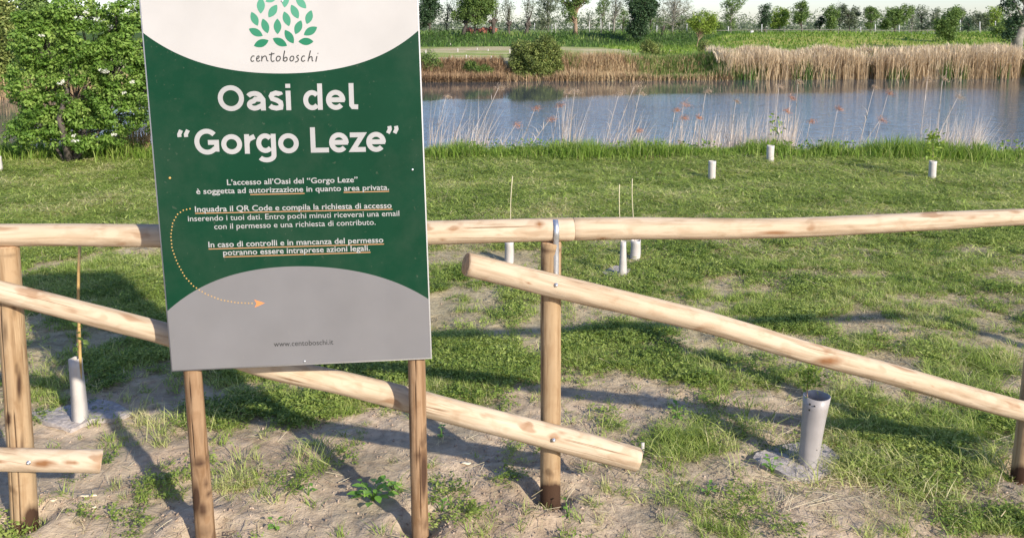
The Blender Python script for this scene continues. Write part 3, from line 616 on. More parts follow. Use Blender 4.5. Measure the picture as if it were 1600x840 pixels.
# hand-written name under the emblem
def script_name():
    mb = MB(); Z = lambda x, y: (370 + x / 7.633, y / 7.636)
    sts = [[(212, 672), (190, 668), (172, 690), (168, 720), (182, 738), (207, 726)],
           [(232, 705), (255, 700), (270, 682), (262, 668), (245, 675), (235, 700), (240, 728), (256, 736), (280, 722)],
           [(300, 668), (298, 735)], [(299, 705), (318, 676), (342, 668), (355, 685), (358, 722), (378, 732)],
           [(418, 628), (408, 690), (412, 728), (428, 738), (450, 726)], [(385, 655), (450, 640)],
           [(492, 672), (476, 684), (470, 712), (482, 732), (505, 728), (522, 702), (518, 676), (492, 672)],
           [(572, 605), (560, 670), (555, 728)], [(556, 718), (575, 736), (600, 722), (602, 692), (584, 682), (560, 704)],
           [(655, 672), (638, 686), (634, 716), (648, 732), (670, 724), (684, 696), (676, 674), (655, 672)],
           [(742, 662), (722, 666), (714, 684), (732, 698), (738, 716), (722, 736), (696, 742)],
           [(812, 672), (790, 668), (774, 692), (772, 722), (790, 736), (815, 722)],
           [(880, 605), (862, 680), (850, 735)], [(855, 708), (880, 676), (900, 680), (898, 722), (912, 732)],
           [(958, 672), (948, 712), (944, 738)], [(966, 634), (972, 642)]]
    for k, s in enumerate(sts):
        q = [S(*Z(*p)) for p in s]
        if len(q) > 3:
            A = np.array(q); t = np.arange(len(A)); tt = np.linspace(0, len(A) - 1, 4 * len(A))
            B = np.stack([np.interp(tt, t, A[:, 0]), np.interp(tt, t, A[:, 1])], 1)
            for _ in range(2): B[1:-1] = (B[:-2] + 2 * B[1:-1] + B[2:]) / 4
            q = list(B)
        stroke(mb, q, .0029, np.zeros(2), np.array([1.0, 0]), np.array([0, 1.0]), .0008 + .00003 * k)
    link('script_lettering', mb.mesh('script_lettering', [M['letter_dark']], off=tuple(sign.location)), panel, (0, 0, 0))
script_name()
def emblem():
    lv = [(175, 145, 250, 310), (145, 345, 310, 430), (205, 550, 380, 485), (310, 225, 370, 400), (480, 60, 380, 210), (290, -30, 285, 165), (345, 22, 480, -40), (485, 225, 487, 410), (430, 460, 600, 548), (575, 360, 678, 520), (565, 140, 625, 315),
          (588, -90, 570, 92), (650, 60, 735, 225), (705, -30, 828, 103), (890, 125, 835, 290), (768, 245, 700, 410), (958, 325, 800, 420), (735, 497, 915, 497), (400, -160, 330, -40), (500, -110, 510, -260), (640, -200, 690, -60), (420, -260, 360, -200), (600, -330, 590, -170)]
    m, n, l, b = newmat('emblem_green'); b.inputs['Roughness'].default_value = .4; b.inputs['Specular IOR Level'].default_value = .3
    a = n.new('ShaderNodeAttribute'); a.attribute_name = 'tint'; r = ramp(n, [(0, (0.015, 0.15, 0.075)), (1, (0.09, 0.29, 0.19))]); l.new(a.outputs['Fac'], r.inputs[0]); l.new(r.outputs[0], b.inputs['Base Color'])
    mb = MB()
    for k, (x0, y0, x1, y1) in enumerate(lv):
        A = S(370 + x0 / 7.633, y0 / 7.636); B = S(370 + x1 / 7.633, y1 / 7.636); e = B - A; Ln = np.linalg.norm(e); e /= Ln; nn = np.array([-e[1], e[0]]); V = []
        for q in range(13):
            t = q / 12; wv = Ln * .245 * math.sin(math.pi * t) ** .8
            for s in (-1, 1): V.append(W3(*(A + e * Ln * t + nn * s * wv), .0007))
        mb.add(V, [np.array([[2 * i, 2 * i + 1, 2 * i + 3, 2 * i + 2] for i in range(12)])], 1 - min(1, max(0, (y0 + y1) / 2 + 60) / 560))
    link('leaf_emblem', mb.mesh('leaf_emblem', [m], off=tuple(sign.location)), panel, (0, 0, 0))
emblem()
def dotted():
    K = np.array([(297, 326), (287, 328), (277, 335), (270, 348), (267, 368), (269, 388), (277, 410), (289, 432), (303, 447), (322, 459), (345, 468), (370, 472.5), (396, 473.5)], float)
    d = np.concatenate([[0], np.cumsum(np.linalg.norm(np.diff(K, axis=0), axis=1))]); mb = MB(); t = 0
    while t < d[-1]:
        p = S(np.interp(t, d, K[:, 0]), np.interp(t, d, K[:, 1])); V = [W3(*(p + .0021 * np.array([math.cos(a), math.sin(a)])), .0008) for a in np.arange(8) * math.pi / 4]
        mb.add(V, [np.arange(8)[None]]); t += 5.4
    link('dotted_line', mb.mesh('dotted_line', [M['dots']], off=tuple(sign.location)), panel, (0, 0, 0))
    mb = MB(); V = [W3(*S(*p), .0009) for p in ((397, 467.5), (414, 473), (398, 480), (401, 473.5))]
    mb.add(V, [np.array([[0, 3, 2, 1]])[:, ::-1]]); link('arrow_head', mb.mesh('arrow_head', [M['orange']], off=tuple(sign.location)), panel, (0, 0, 0))
dotted()
for (x, y) in ((265.5, 278), (644.5, 265), (476, 564), (441, 2)):
    mb = MB(); c = S(x, y); V = []
    for rr, h in ((.0034, .0004), (.0034, .0016), (.0022, .0026)):
        for k in range(10): V.append(W3(c[0] + rr * math.cos(k * math.pi / 5), c[1] + rr * math.sin(k * math.pi / 5), h))
    mb.add(V, [np.array([[i * 10 + k, i * 10 + (k + 1) % 10, (i + 1) * 10 + (k + 1) % 10, (i + 1) * 10 + k] for i in range(2) for k in range(10)]), np.arange(20, 30)[None]])
    link('screw', mb.mesh('screw', [M['dots'] if x < 300 else M['steel']], off=tuple(sign.location)), sign, (0, 0, 0))
def signpost(xt, yt, Yt, xb, yb, Yb, r0, r1, stains, cracks, seed, label):
    a = at(xt, yt, Yt); b = at(xb, yb, Yb); d = (b - a) / np.linalg.norm(b - a); b2 = b + d * .15; q = plane_hit(xt, yt, SP, SN); gap = (a - q) @ -SN; t2 = a + VV * .95 - SN * max(0, .031 - gap); a = a - SN * max(0, .031 - gap)
    return log('post', [t2, a, b2], [r0 * .95, r0, r1], M['wood_sign'], sign, seed, stains, cracks, step=.018, nseg=72, rough=.07, label=label)
signpost(302, 580, 2.388, 323, 838, 2.425, .0255, .0315, [(312, 722, 12, 9, 1.1), (321, 753, 5, 6, 1.0), (306, 780, 7, 26, 1.3), (325, 770, 10, 5, .8), (316, 795, 10, 14, .9), (308, 690, 30, 60, .25), (316, 830, 20, 14, .5), (296, 640, 5, 50, .5)], [(1.7, .9, 1.25, .045)], 31, 'rounded left post with a knot')
signpost(649, 560, 2.442, 655, 818, 2.462, .0262, .0272, [(662, 740, 5, 40, 1.3), (655, 712, 8, 9, .8), (640, 660, 4, 70, .5), (648, 620, 4, 60, .45), (656, 815, 25, 10, .5)], [(1.62, .9, 1.32, .06), (1.2, 1.2, 1.5, .04)], 32, 'split right post')

# ------------------------------------------------------------------ tree shelters
def zat(x, y): return float(height(np.array([x]), np.array([y]))[0])
def gp(px, py):
    p = gnd(px, py)
    for _ in range(4): p = gnd(px, py, zat(p[0], p[1]))
    return p
def tube_mesh(c, r0, r1, h, sides, mat, lean=(0, 0), seam=False, rot=0.4, th=.003, open_=True):
    mb = MB(); n = sides; V = []
    lev = 7; rings = []
    for k in range(lev + 1):
        t = k / lev; r = r0 + (r1 - r0) * t; cc = np.array([lean[0] * t, lean[1] * t, h * t])
        rings.append([cc + r * (1 + .03 * math.sin(5 * t + q)) * np.array([math.cos(rot + 2 * math.pi * q / n), math.sin(rot + 2 * math.pi * q / n), 0]) for q in range(n)])
    for k in range(lev, -1, -1):
        t = k / lev; r = r0 + (r1 - r0) * t - th; cc = np.array([lean[0] * t, lean[1] * t, h * t])
        rings.append([cc + r * (1 + .03 * math.sin(5 * t + q)) * np.array([math.cos(rot + 2 * math.pi * q / n), math.sin(rot + 2 * math.pi * q / n), 0]) for q in range(n)])
    V = [p for r_ in rings for p in r_]
    F = [[i * n + k, i * n + (k + 1) % n, (i + 1) * n + (k + 1) % n, (i + 1) * n + k] for i in range(len(rings) - 1) for k in range(n)]
    mb.add(V, [np.array(F)])
    return mb
def shelter(px, py, h_px, w_px, label, group, sides=4, mat='tube', stake=None, lean=(0, 0), far=False, wt=None, rot=0.5, stake_mat='stick'):
    p = gp(px, py); sc_ = FPX / (np.dot(p - CAM, _f)); h = h_px / sc_; r = w_px / sc_ / 2 * (1.15 if sides == 4 else 1.0)
    t = thing('tree_shelter', label, 'tree shelter', p, group)
    mb = tube_mesh(p, r, r * (wt or .95), h, sides, M[mat], lean, rot=rot, th=min(.003, r * .2)); me = mb.mesh('tube', [M[mat]], smooth=sides > 6); link('tube', me, t)
    if stake:
        sx, sy, rr = stake;  q = at(sx, sy, p[1] + .0); mb = MB(); e = q - p; k = np.linspace(0, 1, 8)
        P_ = np.outer(k, e) + np.stack([.006 * k * np.sin(k * 7), 0 * k, 0 * k], 1); mb.tube(P_, rr, 8)
        link('stake', mb.mesh('stake', [M[stake_mat]], True), t)
    return t, p, r, h
def mulch(poly, label, hcut=None, lift=.012):
    P = np.array([gp(*q) for q in poly]); c = P.mean(0); t = thing('mulch_mat', label, 'mulch mat', c)
    mb = MB(); n = len(P); rings = []
    for s in (1.0, .8, .55, .25, .0):
        for q in P:
            v = c + (q - c) * s; z = zat(v[0], v[1]) + lift + .012 * (fbm(np.array([v[0] * 14]), np.array([v[1] * 14]), 5)[0] - .3) + .004; rings.append((v[0] - c[0], v[1] - c[1], z - c[2]))
    F = [[i * n + k, i * n + (k + 1) % n, (i + 1) * n + (k + 1) % n, (i + 1) * n + k] for i in range(4) for k in range(n)]
    mb.add(rings, [np.array(F)]); o0 = np.array(rings[:n]); lo = o0.copy(); lo[:, 2] -= .02
    mb.add(np.concatenate([o0, lo]), [np.array([[k, (k + 1) % n, n + (k + 1) % n, n + k] for k in range(n)])])
    link('felt', mb.mesh('felt', [M['mat']]), t); return t, c
def densify(poly, k=4):
    out = []
    for a, b in zip(poly, poly[1:] + poly[:1]):
        for q in range(k): t = q / k; out.append((a[0] + (b[0] - a[0]) * t, a[1] + (b[1] - a[1]) * t))
    return out
mulch(densify([(47, 651), (100, 641), (150, 630), (178, 632), (207, 650), (180, 660), (143, 661), (110, 676), (62, 661)]), 'torn grey felt square round the white tree shelter left of the sign')
mulch(densify([(1176, 722), (1183, 712), (1213, 703), (1250, 696), (1288, 700), (1313, 720), (1300, 740), (1268, 755), (1230, 750)]), 'grey felt square half covered by grass under the grey perforated tube')
mulch(densify([(940, 428), (962, 419), (985, 424), (975, 436), (950, 436)]), 'small grey felt patch in the grass beside the tapering white tube behind the fence')
shelter(126, 661, 107, 21, 'white folded tree shelter with a tall bamboo cane, left of the sign', 'tree shelters', 4, stake=(123, 385, .006), wt=.8, stake_mat='bamboo')
tg, tp, tr, thh = shelter(1261, 730, 119, 28, 'grey perforated round tree shelter standing below the slanting rail at right', 'tree shelters', 24, 'tube_grey', lean=(.022, .0), wt=1.42)
def dots_on_tube():
    for k, (px, py, w_, h_) in enumerate([(1257, 632, 2.2, 3), (1264, 641, 2.2, 3), (1272, 633, 2.4, 2.4), (1279, 641, 2, 2.6), (1285, 631, 1.8, 3), (1283, 655, 4.5, 4.5), (1277, 701, 5, 3)]):
        t = (730 - py) / 119; r = (tr * (1 + .42 * t)); cx = tp[0] + .022 * t; yy = tp[1]; q = at(px, py, yy - r * .8)
        dx = np.clip(q[0] - cx, -r * .72, r * .72); s = FPX / (tp @ _f); dy = -math.sqrt(r * r - dx * dx); nv = np.array([dx, dy, 0]) / r
        hw, hh = w_ / 1.6 / s, h_ / 1.6 / s; tv = np.array([-nv[1], nv[0], 0]); c = np.array([cx - tp[0], 0, q[2] - tp[2]]) + nv * (r * 1.035)
        V = []
        for a in np.arange(8) * math.pi / 4: V.append(c + tv * hw * math.cos(a) + np.array([0, 0, 1]) * hh * math.sin(a))
        V2 = [v - nv * r * .09 for v in V]; mb = MB(); mb.add(V + V2, [np.arange(8)[None], np.array([[k2, (k2 + 1) % 8, 8 + (k2 + 1) % 8, 8 + k2] for k2 in range(8)])])
        link('vent_hole', mb.mesh('vent_hole', [M['hole']]), tg)
dots_on_tube()
shelter(796, 410, 34, 15, 'translucent white tree shelter just above the high end of the slanting rail', 'tree shelters', 4, stake=(800, 275, .0028))
shelter(973, 433, 58, 15, 'tapering white tree shelter right of the strapped post, nearer of the two', 'tree shelters', 4, stake=(967, 288, .0028), wt=.62)
shelter(993, 404, 30, 18, 'short grey-white tree shelter behind the tapering one, right of the strapped post', 'tree shelters', 4, stake=(987, 279, .0028))
shelter(1112, 280, 29, 12, 'white tree shelter on the lawn near the water, nearly in the middle', 'tree shelters', 10)
shelter(1203, 253, 26, 12, 'white tree shelter at the very edge of the river bank', 'tree shelters', 10)
shelter(1456, 279, 28, 12, 'white tree shelter near the bank at right with a leafy sapling above it', 'tree shelters', 10)
shelter(-2, 268, 24, 12, 'white tree shelter cut by the left edge of the picture, near the bush', 'tree shelters', 10)
Z1 = lambda x, y: (650 + x / 5.6, y / 5.6)
FARL = ['back row of the far field, leftmost beside the sign edge', 'back row of the far field, second from the sign edge', 'back row of the far field, third from the sign edge', 'back row of the far field, fourth from the sign edge', 'right end of the back row on the far field',
        'front row of the far field, standing apart at left', 'front row of the far field, left one of a close pair', 'front row of the far field, right one of a close pair', 'tallest on the far field, left of the round bush', 'half hidden by the left side of the round bush',
        'middle row of the far field, nearest the sign', 'middle row of the far field, below the stout dark trunks', 'middle row of the far field on the hay', 'middle row of the far field under the leftmost pollarded tree', 'middle row of the far field, last before the round bush']
for lab, (x, y, hh) in zip(FARL, [(80, 390, 3), (130, 390, 3), (177, 390, 3), (222, 392, 3), (300, 402, 4), (315, 528, 7), (440, 515, 6), (468, 525, 6), (660, 540, 9), (848, 528, 6), (85, 470, 5), (365, 455, 5), (535, 437, 3), (630, 447, 3), (820, 468, 6)]):
    shelter(*Z1(x, y), hh, 2.2, 'tiny white tree shelter, ' + lab, 'white tree shelters on the far field', 6)


# saplings
def sapling(px, py, top, label, nleaf=60, spread=8, size=.02, mat='green_mid', zlow=0.3):
    p = gp(px, py); q = at(top[0], top[1], p[1]); s = FPX / ((p - CAM) @ _f); t = thing('sapling', label, 'sapling', p)
    mb = MB(); k = np.linspace(0, 1, 9); P_ = np.outer(k, q - p) + np.stack([.01 * k * np.sin(k * 6), .004 * k, 0 * k], 1); mb.tube(P_, np.linspace(.004, .0015, 9), 6)
    link('stem', mb.mesh('stem', [M['bark_tan']], True), t)
    u = rng.uniform(zlow, 1, nleaf); C = np.outer(u, q - p) + rng.normal(0, spread / s, (nleaf, 3)) * np.array([1, .5, .6]); mb = MB(); mb.leaves(C, size * rng.uniform(.7, 1.3, nleaf), tint=rng.uniform(0, 1, nleaf))
    link('foliage', mb.mesh('foliage', [M[mat]]), t)
sapling(1261, 730, (1266, 575), 'leafy young sapling poking out of the grey perforated tube', 150, 11, .019, 'green_bright', .84)
sapling(1456, 279, (1460, 205), 'sapling rising from the white shelter near the bank at right', 120, 7, .05, 'green_bright', .45)
sapling(1266, 238, (1262, 195), 'small leafy sapling at the water edge with bright upright leaves', 70, 6, .05, 'green_bright', .3)
sapling(1214, 245, (1212, 178), 'thin sapling beside the shelter at the edge of the bank', 40, 5, .05, 'green_bright', .5)
sapling(127, 661, (122, 500), 'slender sapling tied to the cane in the white shelter left of the sign', 18, 6, .03, 'green_mid', .7)

# ------------------------------------------------------------------ reeds standing on the near bank
heads = [(779, 137, 735, 232, 't', 9, 'tallest tan-headed reed leaning right, left part of the water'), (806, 195, 780, 232, 'o', 8, 'low orange-headed reed between two taller ones, left part of the water'),
 (836, 170, 810, 235, 'o', 8, 'orange reed head in front of the big round bush across the water'), (859, 187, 820, 236, 'o', 8, 'orange-headed reed leaning far right beside the tall stem group'),
 (872, 165, 862, 235, 'o', 8, 'upright orange plume just left of the twin tan heads'), (886, 145, 876, 236, 't', 7, 'left of the twin tan reed heads above the strapped post'), (898, 142, 888, 236, 't', 8, 'right of the twin tan reed heads above the strapped post'),
 (697, 151, 676, 236, 't', 6, 'small tan reed head close to the sign edge'), (967, 147, 942, 236, 't', 8, 'tan reed head left of the shaggy double head'), (991, 135, 952, 236, 't', 11, 'shaggy tan reed head, largest of the middle group'),
 (1000, 144, 980, 234, 't', 8, 'tan reed head tucked right against the shaggy one'), (997, 204, 985, 236, 'o', 6, 'low pinkish reed head among dry grass below the shaggy one'), (1055, 172, 1044, 240, 'o', 7, 'dark orange reed head left of the upright plume'),
 (1068, 163, 1058, 240, 'o', 10, 'tall upright orange plume right of the middle'), (1067, 184, 1064, 240, 'o', 7, 'orange reed head directly below the upright plume'), (1090, 183, 1078, 238, 'o', 6, 'small orange reed head left of the ragged tan head'),
 (1103, 143, 1088, 236, 't', 8, 'ragged tan reed head above the mid-lawn white shelter'), (1063, 223, 1060, 242, 'o', 5, 'tiny orange reed head just above the bank grass'), (1235, 152, 1228, 240, 'o', 8, 'orange reed head right of the bank-edge shelter, upper of a pair'),
 (1228, 173, 1222, 240, 'o', 6, 'orange reed head right of the bank-edge shelter, lower of a pair'), (1266, 190, 1256, 238, 'o', 7, 'single pinkish reed head above the bright sapling'), (1366, 136, 1340, 236, 't', 6, 'pale hooked reed head left of the bright orange one'),
 (1388, 145, 1362, 236, 'o', 8, 'bright orange reed head near the far water edge at right'), (1449, 124, 1436, 240, 't', 8, 'pale reed head overlapping the far reeds, left of two'), (1473, 122, 1462, 240, 't', 7, 'pale reed head overlapping the far reeds, right of two'),
 (1497, 151, 1452, 238, 't', 9, 'brown drooping reed head above the dry clump at right'), (1376, 187, 1340, 234, 'o', 9, 'broken reddish reed head lying low over the water'), (1309, 169, 1296, 236, 'o', 6, 'faint pink reed head alone over open water'),
 (1217, 135, 1208, 238, 't', 7, 'slim tan reed plume rising beside the bank-edge shelter'), (1247, 128, 1240, 238, 't', 6, 'slim tan reed plume in front of the far reeds'), (1150, 158, 1138, 240, 't', 5, 'thin tan reed head between the two middle shelters')]
for hx, hy, bx, by, kind, sz, lab in heads:
    Yr = 10.9 + random.uniform(-.25, .35); p = at(bx, by + 6, Yr); zz = zat(p[0], p[1]); q = at(hx, hy, Yr); e = (q - p); s0 = (zz - .03 - p[2]) / e[2]; p = p + e * s0
    t = thing('reed', lab, 'reed', p, 'reeds with fluffy heads on the near bank'); e = q - p
    k = np.linspace(0, 1, 8); P_ = np.outer(k, e) + np.stack([.03 * k * (1 - k) * -1 * np.sign(e[0]), 0 * k, 0 * k], 1)
    mb = MB(); mb.tube(P_, np.linspace(.0055, .0028, 8), 6, tint=.7)
    nl = 5; u = rng.uniform(.25, .85, nl); mb.blades(np.outer(u, e), rng.uniform(.08, .2, nl), .008, rng.uniform(.6, 1.4, nl), rng.uniform(0, 6.28, nl), tint=.6)
    link('stem', mb.mesh('stem', [M['pale_stem']], True), t)
    s = (FPX / ((q - CAM) @ _f)); r = sz * 1.3 / s; n = 220
    d = rng.normal(0, 1, (n, 3)); d /= np.linalg.norm(d, axis=1)[:, None]; rad = rng.uniform(.15, 1, n)
    ax_ = rng.uniform(-.5, .9); C = e + np.array([r * .3, 0, 0]) + d * rad[:, None] * r * np.array([1.05, .6, .55]); C[:, 2] += (C[:, 0] - e[0]) * ax_ * -.5; mb = MB(); mb.leaves(C, rng.uniform(.008, .022, n), aspect=.3, tint=rng.uniform(0, 1, n), outward=d)
    B = np.repeat(e[None], 16, 0) + rng.normal(0, r * .25, (16, 3)); mb.blades(B, rng.uniform(.5, 1.0, 16) * r, .004, rng.uniform(1.0, 2.4, 16), rng.normal(0, .5, 16), tint=.8)
    link('plume', mb.mesh('plume', [M['plume_orange' if kind == 'o' else 'plume_tan']]), t)
# thin pale stems nobody could count
mb = MB(); Bs, Hs, Ln, Az = [], [], [], []
for (x0, x1, n, h0, h1, ln) in [(668, 760, 60, .35, .95, .5), (700, 1110, 230, .12, .5, .7), (870, 900, 26, .5, .95, .25), (940, 1000, 60, .3, .75, .6), (955, 1110, 190, .10, .3, 1.0), (1040, 1110, 60, .2, .7, .3), (1105, 1240, 240, .2, .75, .25), (1120, 1235, 190, .1, .4, .6), (1240, 1470, 200, .1, .45, .7), (1440, 1530, 240, .2, .75, .5), (1500, 1600, 60, .1, .3, .9), (-40, 20, 10, .1, .3, .5)]:
    for _ in range(int(n * 2.1)):
        Yr = random.uniform(10.75, 11.5); px = random.uniform(x0, x1); p = at(px, 240, Yr); z = zat(p[0], p[1]); Bs.append((p[0], p[1], z)); Hs.append(random.uniform(h0, h1) + max(0, -z) * .8); Ln.append(abs(random.gauss(ln * .5, ln * .4))); Az.append(random.gauss(0.1, .9))
Bs = np.array(Bs); n = len(Bs); mb.blades(Bs, np.array(Hs), rng.uniform(.004, .0085, n), np.array(Ln), np.array(Az), face=rng.uniform(-.6, .6, n), tint=rng.uniform(0, 1, n))
tag(link('dry_stems', mb.mesh('dry_stems', [M['pale_stem']])), 'thin pale dry stems and grasses leaning over the river along the near bank', 'dry stems', kind='stuff')
# bank grass fringe
mb = MB(); n = 30000; x = rng.uniform(-10.5, 9.5, n); y = nearbank(x) - .25 + rng.normal(0, .22, n) + .2; z = height(x, y)
hn = fbm(x * 1.6, 0 * x, 61, 4); h = (.07 + .26 * ss(.25, .75, hn) * rng.uniform(.4, 1.1, n)) * ss(-1.1, -.1, nearbank(x) - y - .0 + .2)
mb.blades(np.stack([x, y, z], 1), h + .04, rng.uniform(.006, .014, n), rng.uniform(.1, .9, n), rng.uniform(0, 6.28, n), tint=np.clip(rng.normal(.5, .25, n), 0, 1))
n = 9000; x = rng.uniform(-10.5, 9.5, n); y = nearbank(x) + rng.normal(0, .25, n) + .1; z = height(x, y); ok = fbm(x * 2.2, 0 * x, 71, 3) > .5; x, y, z = x[ok], y[ok], z[ok]; n = len(x)
mb.leaves(np.stack([x, y, z + rng.uniform(.02, .2, n)], 1), rng.uniform(.03, .06, n), tint=rng.uniform(0, .6, n))
tag(link('bank_grass', mb.mesh('bank_grass', [M['fringe']])), 'tall bright green grass fringe along the near river bank', 'grass', kind='stuff')

# ------------------------------------------------------------------ the elder bush
def foliage(mb, C, rad, per, size, tint_c, flat_=1.0, up=.4):
    m_ = len(C); P_ = np.repeat(C, per, 0); d = rng.normal(0, 1, (m_ * per, 3)); d /= np.linalg.norm(d, axis=1)[:, None]; rr = np.repeat(np.broadcast_to(rad, (m_,)), per) * rng.uniform(.2, 1, m_ * per) ** .6
    P_ = P_ + d * rr[:, None] * np.array([1, 1, flat_]); tt = np.clip(np.repeat(np.broadcast_to(tint_c, (m_,)), per) + rng.normal(0, .15, m_ * per), 0, 1)
    mb.leaves(P_, np.broadcast_to(size, (m_ * per,)) * rng.uniform(.5, 1.5, m_ * per), up=up, tint=tt, outward=d * 1.2)
def elder():
    Y = 10.05; base = gp(95, 258); base[1] = Y - .1; base[2] = 0; t = thing('elder_bush', 'large leafy elder bush with white flower heads at the river edge, left of the sign', 'bush', base)
    blobs = [(150, 60, 62, 55), (75, 70, 55, 55), (190, 100, 50, 60), (55, 130, 45, 40), (120, 130, 65, 55), (190, 165, 45, 45), (45, 205, 32, 28), (70, 190, 35, 30), (140, 200, 50, 35), (225, 60, 45, 55), (110, 20, 50, 25), (235, 150, 40, 60), (60, 30, 30, 22), (200, 20, 45, 25), (150, 225, 30, 20), (100, 200, 32, 34), (75, 165, 34, 26), (130, 175, 34, 26)]
    mb = MB(); br = MB(); fl = MB(); CC = []
    for (x, y, rx, ry) in blobs:
        c = at(x, y, Y) - base; s = FPX / ((at(x, y, Y) - CAM) @ _f); n = int(rx * ry / 36); d = rng.normal(0, 1, (n, 3)); d /= np.linalg.norm(d, axis=1)[:, None]; d[:, 1] = -np.abs(d[:, 1]) * .9 + .25
        C = c + d * (rng.uniform(.45, 1.05, n) ** .5)[:, None] * np.array([rx / s, .55, ry / s]); CC.append(C)
        k = np.linspace(0, 1, 7)[:, None]; st = np.array([rng.uniform(-.06, .06), 0, 0]); br.tube(st * (1 - k) + c * k + np.array([0, 0, .12]) * np.sin(k * 3.1), np.linspace(.020, .006, 7), 7)
        for q in C[::5]: k = np.linspace(0, 1, 4)[:, None]; br.tube(c * .8 * (1 - k) + q * k, np.linspace(.009, .004, 4), 5, cap=False)
    C = np.concatenate(CC); C = C[C[:, 2] > .12]; cl = np.clip(.5 + rng.normal(0, .22, len(C)), 0, 1)
    foliage(mb, C, .09, 62, .040, cl, .65, .25)
    link('crown', mb.mesh('crown', [M['elder']]), t); br.tube([(0, 0, -.05), (.02, -.1, .25), (0, -.15, .55), (.1, -.1, .9)], [.05, .042, .036, .02], 9)
    link('stems', br.mesh('stems', [M['bark']], True), t)
    for (x, y, r) in [(163, 111, .05), (98, 128, .04), (116, 220, .045), (178, 210, .035), (66, 56, .03), (206, 128, .03), (115, 212, .03), (135, 20, .03), (195, 145, .03)]:
        c = at(x, y, Y - .62) - base; fl = MB(); foliage(fl, np.repeat(c[None], 6, 0) + rng.normal(0, r * .4, (6, 3)) * [1, .6, .5], r * .5, 18, .016, .9, .7); link('flower_head', fl.mesh('flower_head', [M['flower']]), t)
elder()
mb = MB(); n = 420; px = rng.uniform(172, 262, n); Yr = rng.uniform(10.4, 10.9, n); P_ = np.array([at(a, 240, b) for a, b in zip(px, Yr)]); P_[:, 2] = height(P_[:, 0], P_[:, 1])
mb.blades(P_, rng.uniform(.3, .75, n), rng.uniform(.006, .012, n), np.abs(rng.normal(0, .3, n)), rng.uniform(0, 6.28, n), face=rng.uniform(-.5, .5, n), tint=rng.uniform(0, 1, n))
tag(link('dead_stems', mb.mesh('dead_stems', [M['brush']])), 'brown dead stems between the elder bush and the sign', 'dead stems', kind='stuff')

# ------------------------------------------------------------------ trees
def tree(px, base_y, Y, crown, label, leaf='green_mid', bark='bark', trunk_r=.10, kind='leafy', dens=1.0, size=.14, lean=0.0, group='trees beyond the river', name='tree', cat='tree', z0=None, nclump=None, seg=None):
    """crown = list of photo ellipses (cx, cy, rx, ry) at distance Y"""
    if Y >= 60 and px < 1085: Y += 15
    b = at(px, base_y, Y); b[2] = float(height(np.array([b[0]]), np.array([Y]), False)[0]) - .05 if z0 is None else z0
    t = thing(name, label, cat, b, group); tr_ = MB(); cr = MB(); s = FPX / (np.dot(b - CAM, _f))
    cs = []
    if Y > 50 and kind != 'wispy': crown = list(crown) + [(c_[0] + random.uniform(-1, 1) * c_[2], c_[1] + random.uniform(-1.0, .7) * c_[3], c_[2] * random.uniform(.3, .55), c_[3] * random.uniform(.3, .6)) for c_ in crown for _ in (0, 1)]
    for (cx, cy, rx, ry) in crown:
        c = at(cx, cy, Y) - b; n = max(10, int(rx * ry * dens * .55)); d = rng.normal(0, 1, (n, 3)); d /= np.linalg.norm(d, axis=1)[:, None]
        rr = rng.uniform(.25, 1.0, n) ** .55 * (1 + .22 * np.sin(d[:, 0] * 5 + d[:, 2] * 4 + cx)); dd = min(rx, ry * 1.3) / s
        C = c + d * rr[:, None] * np.array([rx / s, dd, ry / s]); cs.append((c, C))
    topz = max(c[2] for c, _ in cs); cm = np.mean([c for c, _ in cs], 0)
    k = np.linspace(0, 1, 8)[:, None]; tp_ = np.array([cm[0] * .9 + lean, 0, max(topz * .95, .5)])
    tr_.tube(tp_ * k + np.array([.1, .06, 0]) * np.sin(k * 5) * trunk_r * 4, trunk_r * (1.15 - .85 * k[:, 0]), 9, tint=.5)
    for c, C in cs:
        m_ = 9 if kind != 'wispy' else 26
        for q in C[rng.integers(0, len(C), m_)]:
            u0 = min(.9, max(.25, (q[2] / max(topz, .3)) * rng.uniform(.45, .8))); st = tp_ * u0; k = np.linspace(0, 1, 5)[:, None]
            tr_.tube(st * (1 - k) + q * k + np.array([0, 0, .05]) * np.sin(k * 3.1), trunk_r * np.linspace(.38, .06, 5), 5, cap=False)
    C = np.concatenate([c for _, c in cs]); per = {'leafy': 16, 'wispy': 5, 'dark': 18}[kind]; zt = (C[:, 2] - C[:, 2].min()) / (np.ptp(C[:, 2]) + 1e-6)
    foliage(cr, C, size * 1.9, per, size, np.clip(rng.normal(.5, .25, len(C)), 0, 1))
    link('trunk', tr_.mesh('trunk', [M[bark]], True), t); link('crown', cr.mesh('crown', [M[leaf]]), t)
    return t
